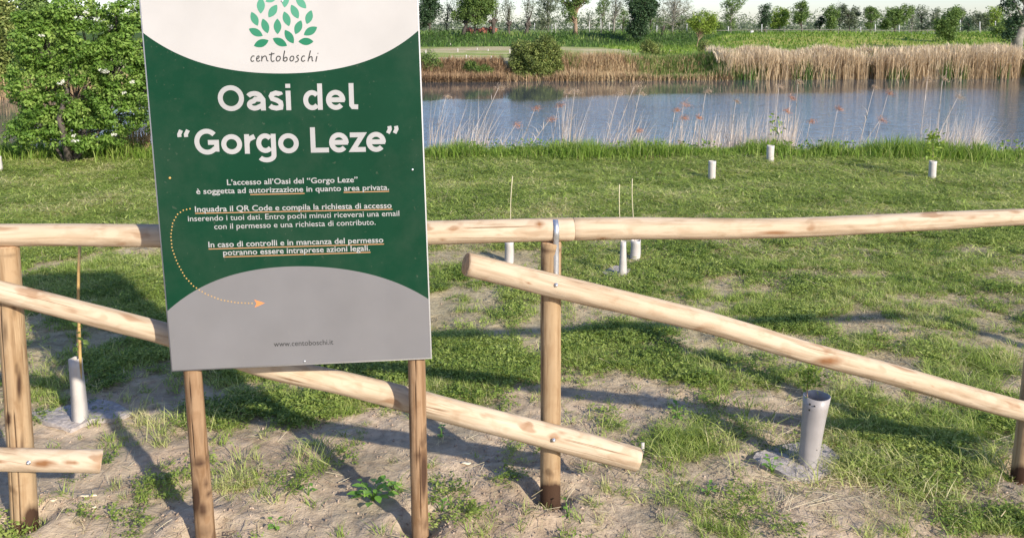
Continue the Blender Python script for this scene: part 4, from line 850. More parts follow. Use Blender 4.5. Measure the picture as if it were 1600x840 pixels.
def pollard(px, base_y, Y, head_y, hw, shoots_top, label, lean=0, nsh=9):
    Y += 15
    b = at(px, base_y, Y); b[2] = float(height(np.array([b[0]]), np.array([Y]), False)[0]) - .05; t = thing('pollarded_tree', label, 'tree', b, 'pollarded trees on the embankment'); s = FPX / ((b - CAM) @ _f)
    hd = at(px + lean, head_y, Y) - b; k = np.linspace(0, 1, 7)[:, None]; tr_ = MB(); r = hw / s * .42
    tr_.tube(hd * k, np.array([1.2, 1, .95, .9, 1.0, 1.4, 1.5]) * r, 10)
    for _ in range(9):
        c = hd + rng.normal(0, r * .7, 3) * [1, .8, .7]; a = np.linspace(-1, 1, 5); tr_.tube(c + np.outer(a, [0, 0, r * .9]), r * .95 * np.sqrt(np.maximum(.05, 1 - a * a)), 8)
    link('trunk', tr_.mesh('trunk', [M['bark']], True), t); sh = MB(); lf = MB(); LC = []
    for q in range(nsh):
        tp_ = at(px + lean + rng.normal(0, hw * .8), shoots_top + rng.uniform(-6, 10), Y) - b + [0, rng.normal(0, .4), 0]; k = np.linspace(0, 1, 6)[:, None]; P_ = hd * (1 - k) + tp_ * k + np.array([rng.normal(0, .15), 0, 0]) * np.sin(k * 3); sh.tube(P_, np.linspace(.045, .012, 6), 5, cap=False)
        for u in rng.uniform(.25, 1, 7): LC.append(hd * (1 - u) + tp_ * u + rng.normal(0, .22, 3))
    foliage(lf, np.array(LC), .42, 14, .12, .5)
    link('shoots', sh.mesh('shoots', [M['bark']], True), t); link('foliage', lf.mesh('foliage', [M['green_grey']]), t)
E_ = 72
tree(672, 62, E_, [(670, 12, 18, 26), (660, 32, 10, 14)], 'dark-crowned tree just right of the sign edge, beyond the river', 'green_dark', size=.16, kind='dark')
tree(697, 60, 74, [(695, 25, 16, 26), (706, 8, 14, 20)], 'nearly bare twiggy tree between the dark tree and the stout group', 'green_grey', kind='wispy', dens=.8, size=.10, trunk_r=.06)
tree(722, 63, 70, [(738, 18, 26, 20), (745, -5, 30, 22), (762, 8, 16, 18)], 'broad leafy tree on a thick dark trunk, left part of the far treeline', 'green_mid', size=.15, trunk_r=.17)
tree(741, 60, 71, [(748, 25, 16, 14), (735, 2, 20, 18)], 'leafy tree on a thin dark trunk leaning against the broad one', 'green_mid', size=.14, trunk_r=.10)
pollard(771, 59, 72, 33, 7, 2, 'pollarded tree with knobbly head, left of three')
pollard(795, 59, 72, 37, 5.5, -5, 'slim pollarded tree with tall shoots, middle of three')
pollard(822, 59, 72, 38, 7, -4, 'pollarded tree leaning right, right of three', lean=3)
tree(857, 55, 80, [(850, 20, 14, 26), (862, 0, 16, 22), (845, 40, 10, 10)], 'grey-green poplar behind the round bush on the far bank', 'green_grey', 'bark_pale', size=.13, trunk_r=.07, dens=.8)
tree(899, 58, 71, [(892, 20, 13, 17), (905, -6, 22, 16), (886, 8, 8, 10)], 'tree with a stout tan trunk and bright low foliage on the embankment', 'green_mid', 'bark_tan', size=.14, trunk_r=.20, dens=.9)
tree(920, 54, 84, [(922, 30, 10, 14)], 'small thin tree with white trunk right of the stout tan one', 'green_grey', 'bark_pale', kind='wispy', size=.12, trunk_r=.07)
tree(940, 54, 84, [(938, 22, 9, 22), (945, 5, 10, 14)], 'slim pale-trunked tree, second right of the stout tan one', 'green_mid', 'bark_pale', size=.12, trunk_r=.07, dens=.6)
tree(958, 57, 78, [(957, 12, 13, 22), (968, 0, 14, 16)], 'birch-like tree with a forked white trunk left of the dark conical tree', 'green_grey', 'bark_pale', kind='wispy', size=.12, trunk_r=.10)
tree(972, 54, 82, [(974, 30, 10, 18)], 'small green tree squeezed between the white-trunked and the conical one', 'green_mid', size=.12, trunk_r=.06, dens=.7)
tree(998, 66, 66, [(998, 42, 14, 20), (1003, 18, 22, 18), (992, 2, 12, 16), (1016, 8, 9, 12)], 'dark conical evergreen, the darkest tree beyond the river', 'green_dark', size=.15, kind='dark', trunk_r=.12, dens=1.5)
tree(1016, 55, 84, [(1018, 30, 8, 18)], 'thin green tree hard against the right of the dark conical one', 'green_mid', size=.12, trunk_r=.06)
tree(1050, 54, 78, [(1045, 20, 22, 28), (1066, 15, 20, 28), (1055, -5, 25, 20)], 'tall pale wispy tree with almost bare branches', 'wispy', 'bark_pale', kind='wispy', dens=1.0, size=.10, trunk_r=.08)
tree(1042, 52, 88, [(1040, 38, 16, 13), (1075, 38, 18, 13)], 'low green scrub tree at the foot of the pale wispy tree', 'green_mid', size=.13, trunk_r=.05, name='scrub')
tree(1088, 74, 66, [(1097, 34, 20, 17), (1108, 42, 14, 10), (1085, 38, 10, 10)], 'yellow-green young tree on a thin stem before the embankment', 'green_bright', 'bark_tan', size=.11, trunk_r=.035, dens=1.0)
tree(1127, 52, 90, [(1125, 42, 9, 9)], 'low rounded green tree left of the wispy-topped sapling', 'green_mid', size=.13, trunk_r=.05)
tree(1141, 50, 84, [(1141, 32, 9, 17), (1145, 8, 18, 14)], 'young green tree with thin bare twigs above', 'green_mid', 'bark_pale', size=.12, trunk_r=.05, dens=.7)
tree(1195, 50, 84, [(1196, 22, 11, 15), (1192, 38, 8, 8)], 'dark half of the two-toned pair of trees left of the lone round-topped tree', 'green_dark', size=.13, trunk_r=.07)
tree(1218, 50, 86, [(1219, 27, 16, 18), (1210, 38, 12, 10)], 'yellow-green half of the two-toned pair of trees', 'green_bright', 'bark_pale', size=.13, trunk_r=.07)
tree(1253, 51, 84, [(1254, 20, 11, 15), (1254, 6, 5, 6), (1248, 28, 8, 8)], 'neat green tree with a pointed top standing clear in the gap', 'green_mid', size=.13, trunk_r=.06, dens=1.3)
tree(1281, 50, 86, [(1283, 30, 4, 7), (1278, 38, 5, 6)], 'tiny dark leaning tree between pointed and columnar trees', 'green_dark', size=.11, trunk_r=.04, kind='dark')
tree(1298, 51, 85, [(1298, 24, 10, 16), (1299, 38, 9, 12)], 'columnar green tree left of the wide feathery one', 'green_mid', 'bark', size=.13, trunk_r=.06, dens=1.2)
tree(1327, 51, 86, [(1327, 30, 17, 16), (1318, 18, 8, 10), (1336, 17, 6, 8)], 'wide feathery mid-green tree in the right treeline', 'green_grey', size=.13, trunk_r=.06, dens=1.0)
tree(1311, 50, 88, [(1310, 10, 6, 8), (1312, 25, 5, 12)], 'thin twiggy tree rising between the columnar and feathery trees', 'green_grey', kind='wispy', size=.10, trunk_r=.04)
tree(1360, 51, 85, [(1361, 24, 13, 10), (1360, 15, 6, 5), (1360, 42, 8, 6)], 'small round-headed tree on a clear stem', 'green_mid', 'bark_pale', size=.12, trunk_r=.06, dens=1.4)
tree(1398, 52, 86, [(1395, 28, 16, 16), (1412, 22, 12, 14), (1384, 38, 9, 9)], 'broad dense green tree, largest in the right treeline', 'green_mid', size=.14, trunk_r=.08, dens=1.2)
tree(1424, 51, 88, [(1424, 20, 8, 14), (1427, 35, 9, 12)], 'pale green slender tree right of the broad dense one', 'green_grey', 'bark_pale', kind='wispy', size=.12, trunk_r=.05)
tree(1440, 51, 89, [(1440, 22, 10, 14), (1440, 40, 14, 9)], 'feathery spire tree over a dark bushy foot', 'green_grey', size=.12, trunk_r=.05, dens=.7)
tree(1460, 51, 88, [(1462, 24, 10, 15), (1460, 40, 12, 8)], 'thin-crowned tree between the spire and the tall near tree', 'green_grey', 'bark_pale', size=.12, trunk_r=.05, dens=.5)
tree(1482, 66, 62, [(1482, 36, 17, 18), (1492, 22, 12, 12), (1472, 50, 10, 10), (1485, 55, 10, 8)], 'leafy green tree standing forward of the line just above the reeds', 'green_mid', size=.12, trunk_r=.06, dens=1.0)
tree(1502, 51, 88, [(1502, 22, 6, 10)], 'pale-trunked slender tree right of the forward leafy tree', 'green_grey', 'bark_pale', size=.12, trunk_r=.07)
tree(1512, 51, 90, [(1512, 38, 8, 9)], 'dark ball-shaped shrub in the right treeline', 'green_dark', size=.13, kind='dark', trunk_r=.05, name='shrub', cat='shrub')
tree(1532, 51, 86, [(1527, 30, 9, 12), (1538, 35, 10, 12)], 'grey-green tree with pale stem right of the ball-shaped shrub', 'green_grey', 'bark_pale', size=.13, trunk_r=.08)
tree(1555, 50, 86, [(1553, 24, 11, 14), (1547, 32, 10, 10)], 'bright green tree with white stem near the right edge', 'green_bright', 'bark_pale', size=.13, trunk_r=.08)
tree(1568, 60, 66, [(1562, 46, 14, 10), (1574, 38, 8, 12)], 'low green bush left of the big leaning trunk', 'green_mid', size=.12, trunk_r=.05, name='shrub', cat='shrub')
# the big leaning tree at the right edge
def right_tree():
    Y = 52; b = at(1588, 76, Y); b[2] = float(height(np.array([b[0]]), np.array([Y]), False)[0]) - .1; t = thing('old_tree', 'big old tree with a pale leaning trunk and dark leaves at the right edge', 'tree', b, 'trees beyond the river')
    A = lambda x, y, dy=0: at(x, y, Y + dy) - b
    tr_ = MB(); tr_.tube([np.zeros(3) - [0, 0, .3], A(1590, 60), A(1596, 45), A(1603, 28), A(1606, 10), A(1612, -20)], [.36, .32, .29, .27, .22, .15], 12)
    for P_, r in (([A(1600, 36), A(1592, 15), A(1582, 0)], .12), ([A(1605, 15), A(1595, -5), A(1590, -30)], .1), ([A(1605, 20), A(1625, 0), A(1640, -20)], .12), ([A(1592, 55), A(1578, 25), A(1572, 8)], .09)): tr_.tube(P_, np.linspace(r, r * .3, 3), 7)
    cr = MB(); C = []
    for (x, y, rx, ry, n) in [(1578, 8, 12, 14, 60), (1588, 30, 10, 14, 70), (1600, -10, 25, 18, 120), (1625, 10, 22, 25, 120), (1575, 55, 10, 10, 50), (1610, -45, 40, 25, 150), (1580, 42, 6, 16, 40)]:
        c = A(x, y); s = FPX / Y; d = rng.normal(0, 1, (n, 3)); d /= np.linalg.norm(d, axis=1)[:, None]; C.append(c + d * rng.uniform(.3, 1, n)[:, None] * np.array([rx / s, .6, ry / s]))
    foliage(cr, np.concatenate(C), .22, 13, .12, .5); link('trunk', tr_.mesh('trunk', [M['bark_pale']], True), t); link('crown', cr.mesh('crown', [M['green_dark']]), t)
right_tree()
# left edge tree and scrub across the water
tree(-5, 150, 30, [(5, 60, 28, 50), (-25, 10, 40, 40), (2, 112, 20, 36), (-30, 110, 40, 40)], 'pale green willow across the water at the left edge', 'olive', 'bark', size=.12, trunk_r=.15, dens=.75)
tree(60, 150, 33, [(50, 5, 26, 10), (95, 120, 60, 30), (60, 60, 40, 60)], 'dark green willow scrub behind the elder bush', 'green_mid', 'bark', size=.13, trunk_r=.12, dens=.5)
# bushes on the far bank
tree(835, 132, 39.6, [(838, 90, 33, 32), (820, 108, 27, 27), (852, 80, 24, 23), (866, 103, 16, 24), (812, 84, 16, 18), (838, 121, 32, 15)], 'big rounded olive-green bush hanging over the far water edge', 'olive', 'bark', size=.075, trunk_r=.06, dens=1.6, name='bush', cat='bush', group=None, z0=-.7)
tree(1022, 96, 46, [(1018, 78, 17, 15), (1030, 88, 16, 10), (1008, 72, 8, 8)], 'small pale green bush with a rusty side, right of the round bush', 'olive', 'bark_tan', size=.07, trunk_r=.04, dens=1.5, name='bush', cat='bush', group=None)
tree(1055, 100, 44, [(1052, 88, 14, 8), (1066, 92, 10, 7)], 'low yellow-green bush beside the rusty-sided one', 'green_bright', 'bark_tan', size=.07, trunk_r=.03, dens=1.2, name='bush', cat='bush', group=None)
tree(1097, 96, 45, [(1096, 78, 6, 8), (1102, 70, 10, 8)], 'stunted tree with a reddish trunk at the left end of the reeds', 'olive', 'bark_tan', size=.07, trunk_r=.07, dens=1.0, name='small_tree', group=None)
tree(668, 120, 39.5, [(668, 100, 16, 20), (682, 108, 12, 14), (700, 114, 8, 8)], 'green shrub on the far bank touching the sign edge', 'green_mid', 'bark', size=.07, trunk_r=.04, dens=1.4, name='shrub', cat='shrub', group=None, z0=-.6)
tree(752, 124, 39.2, [(750, 112, 18, 9), (736, 103, 11, 8), (764, 117, 11, 7)], 'bramble with vivid green leaves on the brown far bank', 'sedge', 'bark', size=.07, trunk_r=.03, dens=2.2, name='bramble', cat='bramble', group=None, z0=-.7)
tree(895, 112, 40.5, [(893, 103, 14, 6), (905, 105, 10, 6)], 'low dark bramble in the dry grass right of the round bush', 'green_mid', 'bark', size=.07, trunk_r=.03, dens=2.0, name='bramble', cat='bramble', group=None, z0=-.5)
# dark rank growth on the embankment, hedge behind
mb = MB(); n = 5200; x = rng.uniform(-22, 22, n); y = rng.uniform(75, 88, n); z = height(x, y, False)
mb.blades(np.stack([x, y, z], 1), rng.uniform(.2, .55, n), rng.uniform(.05, .12, n), rng.uniform(.1, .7, n), rng.uniform(0, 6.28, n), tint=np.clip(rng.uniform(0, .5, n) + (fbm(x * .25, y * .5, 41, 3) - .5) * 1.2 + .22, 0, 1))
n = 700; x = rng.uniform(-24, 20, n); ok = fbm(x * .4, 0 * x, 3) > .42; x = x[ok]; n = len(x); y = rng.uniform(78, 87, n); z = height(x, y, False) + rng.uniform(0, .4, n)
foliage(mb, np.stack([x, y, z], 1), .4, 14, .16, rng.uniform(0, .5, n))
tag(link('embankment_growth', mb.mesh('embankment_growth', [M['sedge']])), 'dark rank growth on the embankment slope across the river, below the trees', 'undergrowth', kind='stuff')
mb = MB(); n = 2600; x = rng.uniform(-34, 74, n); y = rng.uniform(98, 106, n); z = height(x, y, False) + rng.uniform(0, 1, n) * (.9 + 3.0 * fbm(x * .15, 0 * x, 12, 3))
foliage(mb, np.stack([x, y, z], 1), .5, 9, .22, rng.uniform(0, 1, n))
tag(link('distant_hedge', mb.mesh('distant_hedge', [M['green_grey']])), 'low continuous hedge of scrub behind the distant treeline', 'hedge', kind='stuff')  # grey-green leaf colour paints distance haze into the hedge
mb = MB(); n = 5000; x = rng.uniform(-160, 260, n); y = rng.uniform(230, 260, n); z = rng.uniform(0, 1, n) * (1.2 + 3.2 * fbm(x * .06, 0 * x, 14, 4)) + 1
foliage(mb, np.stack([x, y, z], 1), .8, 8, .55, rng.uniform(0, 1, n), .6)
tag(link('distant_wood', mb.mesh('distant_wood', [M['green_grey']])), 'far-off wooded strip low on the horizon', 'wood', kind='stuff')
# road strip and guard rail on the embankment
mb = MB(); xr = np.linspace(20, 40, 26); V = []
for q in xr:
    for dy in (0, 1.6): V.append((q, 75.5 + dy, float(height(np.array([q]), np.array([75.5 + dy]), False)[0]) + .06))
mb.add(V, [np.array([[2 * i, 2 * i + 2, 2 * i + 3, 2 * i + 1] for i in range(25)])]); tag(link('road', mb.mesh('road', [plain('road_gravel', (.42, .40, .36), .95, scale=4)])), kind='structure')
g0 = thing('guard_rail', 'faint grey low guard rail along the road on the embankment', 'guard rail', (22, 75.2, 1.2))
mb = MB(); P_ = np.stack([xr - 22 - 2, 0 * xr, np.array([float(height(np.array([q]), np.array([75.2]), False)[0]) for q in xr]) - 1.2 + .34], 1); mb.tube(P_, .022, 6); link('beam', mb.mesh('beam', [M['bark_pale']], True), g0)
pm = MB(); pm.box((0, 0, .05), (.025, .025, .22)); pme = pm.mesh('upright', [M['bark_pale']])
for q in P_[::2]: link('upright', pme, g0, (q[0], .08, q[2] - .2))
ws = at(1175, 51, 74.6); wt_ = thing('marker_board', 'small square white board beside the road on the embankment', 'marker', (ws[0], ws[1], ws[2] - .3)); mb = MB(); mb.box((0, 0, .32), (.14, .01, .14)); link('board', mb.mesh('board', [M['white_paint']]), wt_); mb = MB(); mb.box((0, .03, 0.05), (.025, .02, .30)); link('upright', mb.mesh('upright', [M['bark_pale']]), wt_)
# thin white tree stakes along the treeline
STL = ['right of the third pollarded tree', 'behind the round bush, left of a close pair', 'behind the round bush, right of a close pair', 'right of the stout tan trunk', 'second right of the stout tan trunk', 'beside the forked white trunk', 'right of the dark conical evergreen', 'under the pale wispy tree', 'under the twiggy-topped young tree',
       'left of the two-toned trees', 'left of the small round-headed tree', 'right of the small round-headed tree', 'in front of the broad dense tree', 'right of the forward leafy tree', 'right of the ball-shaped shrub', 'near the old tree at the right edge']
for k, (x, y0, y1, d) in enumerate([(835, 54, 36, 80), (862, 54, 38, 82), (868, 54, 36, 82), (921, 54, 34, 80), (939, 53, 30, 80), (952, 53, 36, 82), (1026, 53, 40, 80), (1073, 50, 36, 80), (1138, 50, 42, 80), (1190, 51, 38, 80), (1345, 50, 42, 82), (1368, 50, 38, 80), (1405, 50, 40, 82), (1500, 50, 32, 80), (1531, 49, 34, 80), (1555, 49, 33, 80)]):
    d += 9 if x < 1080 else 0
    a, b = at(x, y0, d), at(x + random.uniform(-.6, .6), y1, d); a[2] = float(height(np.array([a[0]]), np.array([d]), False)[0]) - .05; t = thing('tree_stake', 'slim white stake in the far treeline, ' + STL[k], 'stake', a, 'white stakes along the far treeline'); mb = MB(); mb.tube([np.zeros(3), (b - a) * .5, b - a], [.045, .042, .04], 6); link('pole', mb.mesh('pole', [M['white_paint']], True), t)
# reddish heap and dark stump
hp = at(754, 56, 90); hp[2] = 1.1; t = thing('rubble_heap', 'orange-red heap between the thick trunks and the pollarded trees', 'heap', hp); mb = MB()
for q in range(26): c = np.array([rng.normal(0, .6), rng.normal(0, .3), abs(rng.normal(.15, .18))]); mb.box(c, rng.uniform(.12, .3, 3), Matrix.Rotation(rng.uniform(0, 3), 3, (rng.normal(), rng.normal(), 1)))
link('rubble', mb.mesh('rubble', [M['heap']]), t)
sp_ = at(1035, 58, 86); sp_[2] = float(height(np.array([sp_[0]]), np.array([86]), False)[0]); t = thing('dead_stump', 'dark slanting dead stump right of the dark conical tree', 'stump', sp_); mb = MB(); mb.tube([(-.05, 0, -.1), (0, 0, .4), (.12, 0, .7), (.18, 0, .95)], [.1, .09, .14, .05], 8); mb.tube([(.05, 0, .5), (-.2, 0, .8)], [.05, .02], 6); link('trunk', mb.mesh('trunk', [M['bark']], True), t)

# ------------------------------------------------------------------ far bank growth
def strip(n, x0, x1, off0, off1, h0, h1, wd, lean, patch=None, tint=(0, 1), zoff=0, pn=3):
    x = rng.uniform(x0, x1, n); y = shore(x) + rng.uniform(off0, off1, n)
    if patch is not None: ok = fbm(x * .8, y * .5, patch, 3) > .45; x, y = x[ok], y[ok]
    z = np.maximum(height(x, y, False), WZ - .05) + zoff; m_ = len(x); hv = fbm(x * .5, y * .3, pn, 3); h = (h0 + (h1 - h0) * hv) * rng.uniform(.75, 1.1, m_)
    return np.stack([x, y, z], 1), h, rng.uniform(wd * .5, wd * 1.4, m_), np.abs(rng.normal(0, lean, m_)), rng.uniform(0, 6.28, m_), np.clip(rng.uniform(*tint, m_) * .6 + .4 * fbm(x * .7, y, 5, 3), 0, 1)
mb = MB()
B, h, wd, ln, az_, tt = strip(30000, 9.6, 44, -.15, 3.6, .8, 1.3, .030, .28); h = h * .68 - B[:, 2] + .8 * (fbm(B[:, 0] * .8, B[:, 1] * 0, 77, 4) - .5); kp = fbm(B[:, 0] * 1.1, B[:, 1] * .6, 78, 3) > .36; B, h, wd, ln, az_, tt = [q[kp] for q in (B, h, wd, ln, az_, tt)]; edge = ss(9.4, 10.6, B[:, 0]); h = h * (.35 + .65 * edge); mb.blades(B, h, wd, ln, az_, tint=tt)
B, h, wd, ln, az_, tt = strip(9000, 9.8, 44, .3, 3.6, .8, 1.3, .055, .35, tint=(.5, 1)); h = h * .7 - B[:, 2] + .8 * (fbm(B[:, 0] * .8, B[:, 1] * 0, 77, 4) - .5); B[:, 2] += h * .55; mb.blades(B, h * .45, wd, ln * 2.5, az_, tint=np.clip(tt + .2, 0, 1))
tag(link('far_reeds', mb.mesh('far_reeds', [M['reed']])), 'dense belt of tan dry reeds along the far bank at right', 'reeds', kind='stuff')
mb = MB(); B, h, wd, ln, az_, tt = strip(8200, 9.6, 44, -.2, 1.6, .5, 1.7, .035, .4, patch=8); mb.blades(B, h, wd, ln, az_, tint=tt * .6)
B, h, wd, ln, az_, tt = strip(8000, 5.2, 11.2, -.1, 3, .2, .95, .03, .4); kp = rng.uniform(0, 1, len(h)) < ss(5.2, 7.5, B[:, 0] + 1.5 * (fbm(B[:, 0] * 2, B[:, 1], 5) - .5)); mb.blades(B[kp], h[kp], wd[kp], ln[kp], az_[kp], tint=tt[kp])
B, h, wd, ln, az_, tt = strip(4500, 2.5, 8, .6, 3, .3, .9, .03, .5, patch=17); mb.blades(B, h, wd, ln, az_, tint=np.clip(tt + .3, 0, 1))
tag(link('far_sedge', mb.mesh('far_sedge', [M['sedge']])), 'green sedge and young reed growing at the far water edge', 'sedge', kind='stuff')
mb = MB(); B, h, wd, ln, az_, tt = strip(9500, -5, -.4, -.2, 1.9, .15, .85, .03, 1.0); mb.blades(B, h, wd, ln, az_, tint=tt * .8)
B, h, wd, ln, az_, tt = strip(13500, 2.0, 10.5, -.2, 2.4, .2, .9, .03, .7); kp = rng.uniform(0, 1, len(h)) < ss(10, 6, B[:, 0]) * .8 + .2 + .6 * ss(.8, 0, B[:, 1] - shore(B[:, 0])); mb.blades(B[kp], h[kp], wd[kp], ln[kp], az_[kp], tint=np.clip(tt[kp] + .2, 0, 1))
B, h, wd, ln, az_, tt = strip(7000, -20, 3, -.2, 1.5, .15, .7, .03, .8); mb.blades(B, h, wd, ln, az_, tint=tt)
B, h, wd, ln, az_, tt = strip(7000, 2, 12, 2, 9, .08, .22, .04, .8); mb.blades(B, h, wd, ln, az_, tint=np.clip(tt + .3, 0, 1))
tag(link('far_brush', mb.mesh('far_brush', [M['brush']])), 'brown dry brush and bleached grass covering the far bank at left and centre', 'dry brush', kind='stuff')
mb = MB(); n = 24000; x = rng.uniform(8, 62, n); y = rng.uniform(45, 78, n); z = height(x, y, False)
mb.blades(np.stack([x, y, z], 1), rng.uniform(.08, .35, n), rng.uniform(.04, .1, n), rng.uniform(.2, .9, n), rng.uniform(0, 6.28, n), tint=np.clip(.35 + rng.normal(0, .25, n) + (fbm(x * .2, y * .5, 4) - .5) * 1.6, 0, 1))
tag(link('far_meadow', mb.mesh('far_meadow', [M['fringe']])), 'yellow-green meadow grass on the slope behind the far reeds', 'meadow', kind='stuff')

# ------------------------------------------------------------------ instanced ground plants
def proto(name, build, mat, k):
    mb = MB(); build(mb, k); me = mb.mesh(name, [M[mat]]); o = bpy.data.objects.new(name, me); return o
def scatter(name, P_, rot, scl, protos, label, cat):
    me = bpy.data.meshes.new(name); me.vertices.add(len(P_)); me.vertices.foreach_set('co', P_.astype(np.float32).ravel())
    a = me.attributes.new('turn', 'FLOAT_VECTOR', 'POINT'); a.data.foreach_set('vector', rot.astype(np.float32).ravel())
    a = me.attributes.new('grow', 'FLOAT_VECTOR', 'POINT'); a.data.foreach_set('vector', scl.astype(np.float32).ravel())
    a = me.attributes.new('pick', 'INT', 'POINT'); a.data.foreach_set('value', rng.integers(0, len(protos), len(P_)).astype(np.int32))
    o = link(name, me); g = bpy.data.node_groups.new(name, 'GeometryNodeTree')
    g.interface.new_socket('Geometry', in_out='INPUT', socket_type='NodeSocketGeometry'); g.interface.new_socket('Geometry', in_out='OUTPUT', socket_type='NodeSocketGeometry')
    n = g.nodes; l = g.links; gi = n.new('NodeGroupInput'); go = n.new('NodeGroupOutput'); ip = n.new('GeometryNodeInstanceOnPoints'); jn = n.new('GeometryNodeJoinGeometry')
    for p in protos:
        oi = n.new('GeometryNodeObjectInfo'); oi.inputs['Object'].default_value = p; oi.inputs['As Instance'].default_value = True; l.new(oi.outputs['Geometry'], jn.inputs[0])
    def na(nm, ty): q = n.new('GeometryNodeInputNamedAttribute'); q.data_type = ty; q.inputs[0].default_value = nm; return q.outputs[0]
    l.new(gi.outputs[0], ip.inputs['Points']); l.new(jn.outputs[0], ip.inputs['Instance']); ip.inputs['Pick Instance'].default_value = True
    l.new(na('pick', 'INT'), ip.inputs['Instance Index']); e = n.new('FunctionNodeEulerToRotation'); l.new(na('turn', 'FLOAT_VECTOR'), e.inputs[0]); l.new(e.outputs[0], ip.inputs['Rotation']); l.new(na('grow', 'FLOAT_VECTOR'), ip.inputs['Scale'])
    l.new(ip.outputs[0], go.inputs[0]); md = o.modifiers.new('scatter', 'NODES'); md.node_group = g
    return tag(o, label, cat, kind='stuff')
def b_grass(mb, k):
    n = 13 + 3 * k; B = rng.normal(0, .012, (n, 3)); B[:, 2] = -.003; mb.blades(B, rng.uniform(.022, .055 + .012 * k, n), rng.uniform(.002, .0038, n), rng.uniform(.2, 1.3, n), rng.uniform(0, 6.28, n), tint=rng.uniform(0, 1, n))
def b_tall(mb, k):
    n = 18; B = rng.normal(0, .018, (n, 3)); B[:, 2] = -.004; mb.blades(B, rng.uniform(.04, .12, n), rng.uniform(.0022, .004, n), rng.uniform(.5, 1.9, n), rng.uniform(0, 6.28, n), tint=rng.uniform(0, 1, n))
def b_lawn(mb, k):
    n = 22; B = rng.normal(0, .035, (n, 3)); B[:, 2] = -.003; mb.blades(B, rng.uniform(.018, .045, n), rng.uniform(.004, .008, n), rng.uniform(.8, 2.6, n), rng.uniform(0, 6.28, n), tint=rng.uniform(0, 1, n))
def b_weed(mb, k):
    ns = 7 + 2 * k
    for s in range(ns):
        a = rng.uniform(0, 6.28); ln = rng.uniform(.02, .06); h = rng.uniform(.012, .042); nl = 9
        u = np.linspace(.25, 1, nl); C = np.stack([np.cos(a) * ln * u, np.sin(a) * ln * u, h * np.sin(u * 1.9)], 1) + rng.normal(0, .0035, (nl, 3)); mb.leaves(C, rng.uniform(.007, .014, nl), up=1.3, tint=rng.uniform(0, 1, nl), aspect=.5)
def b_straw(mb, k):
    n = 9; B = rng.normal(0, .03, (n, 3)); B[:, 2] = rng.uniform(.001, .012, n); az_ = rng.uniform(0, 6.28, n); d = np.stack([np.cos(az_), np.sin(az_), rng.normal(0, .12, n)], 1); L_ = rng.uniform(.015, .055, n)[:, None]; w_ = np.stack([-np.sin(az_), np.cos(az_), 0 * az_], 1) * .0011
    V = np.stack([B - w_, B + w_, B + d * L_ + w_, B + d * L_ - w_], 1); mb.add(V.reshape(-1, 3), [np.arange(n)[:, None] * 4 + np.array([[0, 1, 2, 3]])], np.repeat(rng.uniform(0, 1, n), 4))
def b_clod(mb, k):
    n = 1; d = []
    q = np.array([[0, 0, 1], [0, 0, -1], [1, 0, 0], [-1, 0, 0], [0, 1, 0], [0, -1, 0], [.7, .7, .3], [-.7, .7, .3], [.7, -.7, .3], [-.7, -.7, .3]], float) * rng.uniform(.35, 1.4, (10, 1)) * np.array([1.3, .8, .55]) * .0048
    mb.add(q, [np.array([[0, 2, 6], [0, 6, 4], [0, 4, 7], [0, 7, 3], [0, 3, 9], [0, 9, 5], [0, 5, 8], [0, 8, 2], [1, 6, 2], [1, 4, 6], [1, 7, 4], [1, 3, 7], [1, 9, 3], [1, 5, 9], [1, 8, 5], [1, 2, 8]])])
def field(n, y0, y1, dens, margin=.6, power=1.0):
    """points in the wedge of ground the camera and its neighbours can see"""
    y = y0 + (y1 - y0) * rng.uniform(0, 1, n) ** power; x = rng.uniform(-1, 1, n) * (y * .66 + margin); keep = rng.uniform(0, 1, n) < dens(x, y) * (y * .66 + margin) / (y1 * .66 + margin)
    x, y = x[keep], y[keep]; return np.stack([x, y, height(x, y)], 1)
def rs(n, s0, s1, P_=None, far=0.0, tilt=.15):
    rot = np.stack([rng.normal(0, tilt, n), rng.normal(0, tilt, n), rng.uniform(0, 6.28, n)], 1); s = rng.uniform(s0, s1, n)
    if far and P_ is not None: s = s * (1 + far * np.clip((P_[:, 1] - 3) / 7, 0, 1))
    return rot, np.repeat(s[:, None], 3, 1)
gA = [proto('grass_tuft', b_grass, 'lawn', k) for k in range(3)]; gT = [proto('tall_tuft', b_tall, 'lawn', k) for k in range(3)]; gL = [proto('lawn_tuft', b_lawn, 'lawn', k) for k in range(3)]
gW = [proto('weed_rosette', b_weed, 'weed', k) for k in range(3)]; gS = [proto('straw_bits', b_straw, 'straw', k) for k in range(3)]; gC = [proto('clod', b_clod, 'clod', k) for k in range(3)]
lush = lambda x, y: np.clip(ell(x, y, GREEN) - ell(x, y, BARE) * .5, 0, 1)
P_ = field(78000, 1.9, 5.6, lambda x, y: ss(.32, .85, cover(x, y)) * .9 + .012 + .10 * ss(.55, .68, fbm(x * 3.3, y * 3.3, 95, 4))); r_, s_ = rs(len(P_), .6, 1.35, P_); s_[:, 2] *= .75
scatter('meadow_grass', P_, r_, s_, gA, 'patchy short grass on the bare ground behind and in front of the fence', 'grass')
P_ = field(100000, 4.6, 10.6, lambda x, y: (ss(.30, .75, cover(x, y)) * .75 + .04) * ss(4.6, 5.8, y) * (.35 + .65 * ss(.36, .56, fbm(x * 2.3, y * 2.3, 91, 4)))); r_, s_ = rs(len(P_), .7, 1.25, P_, .5); s_[:, 2] *= .55
scatter('mown_lawn', P_, r_, s_, gL, 'mown yellow-green lawn between the fence and the river', 'lawn')
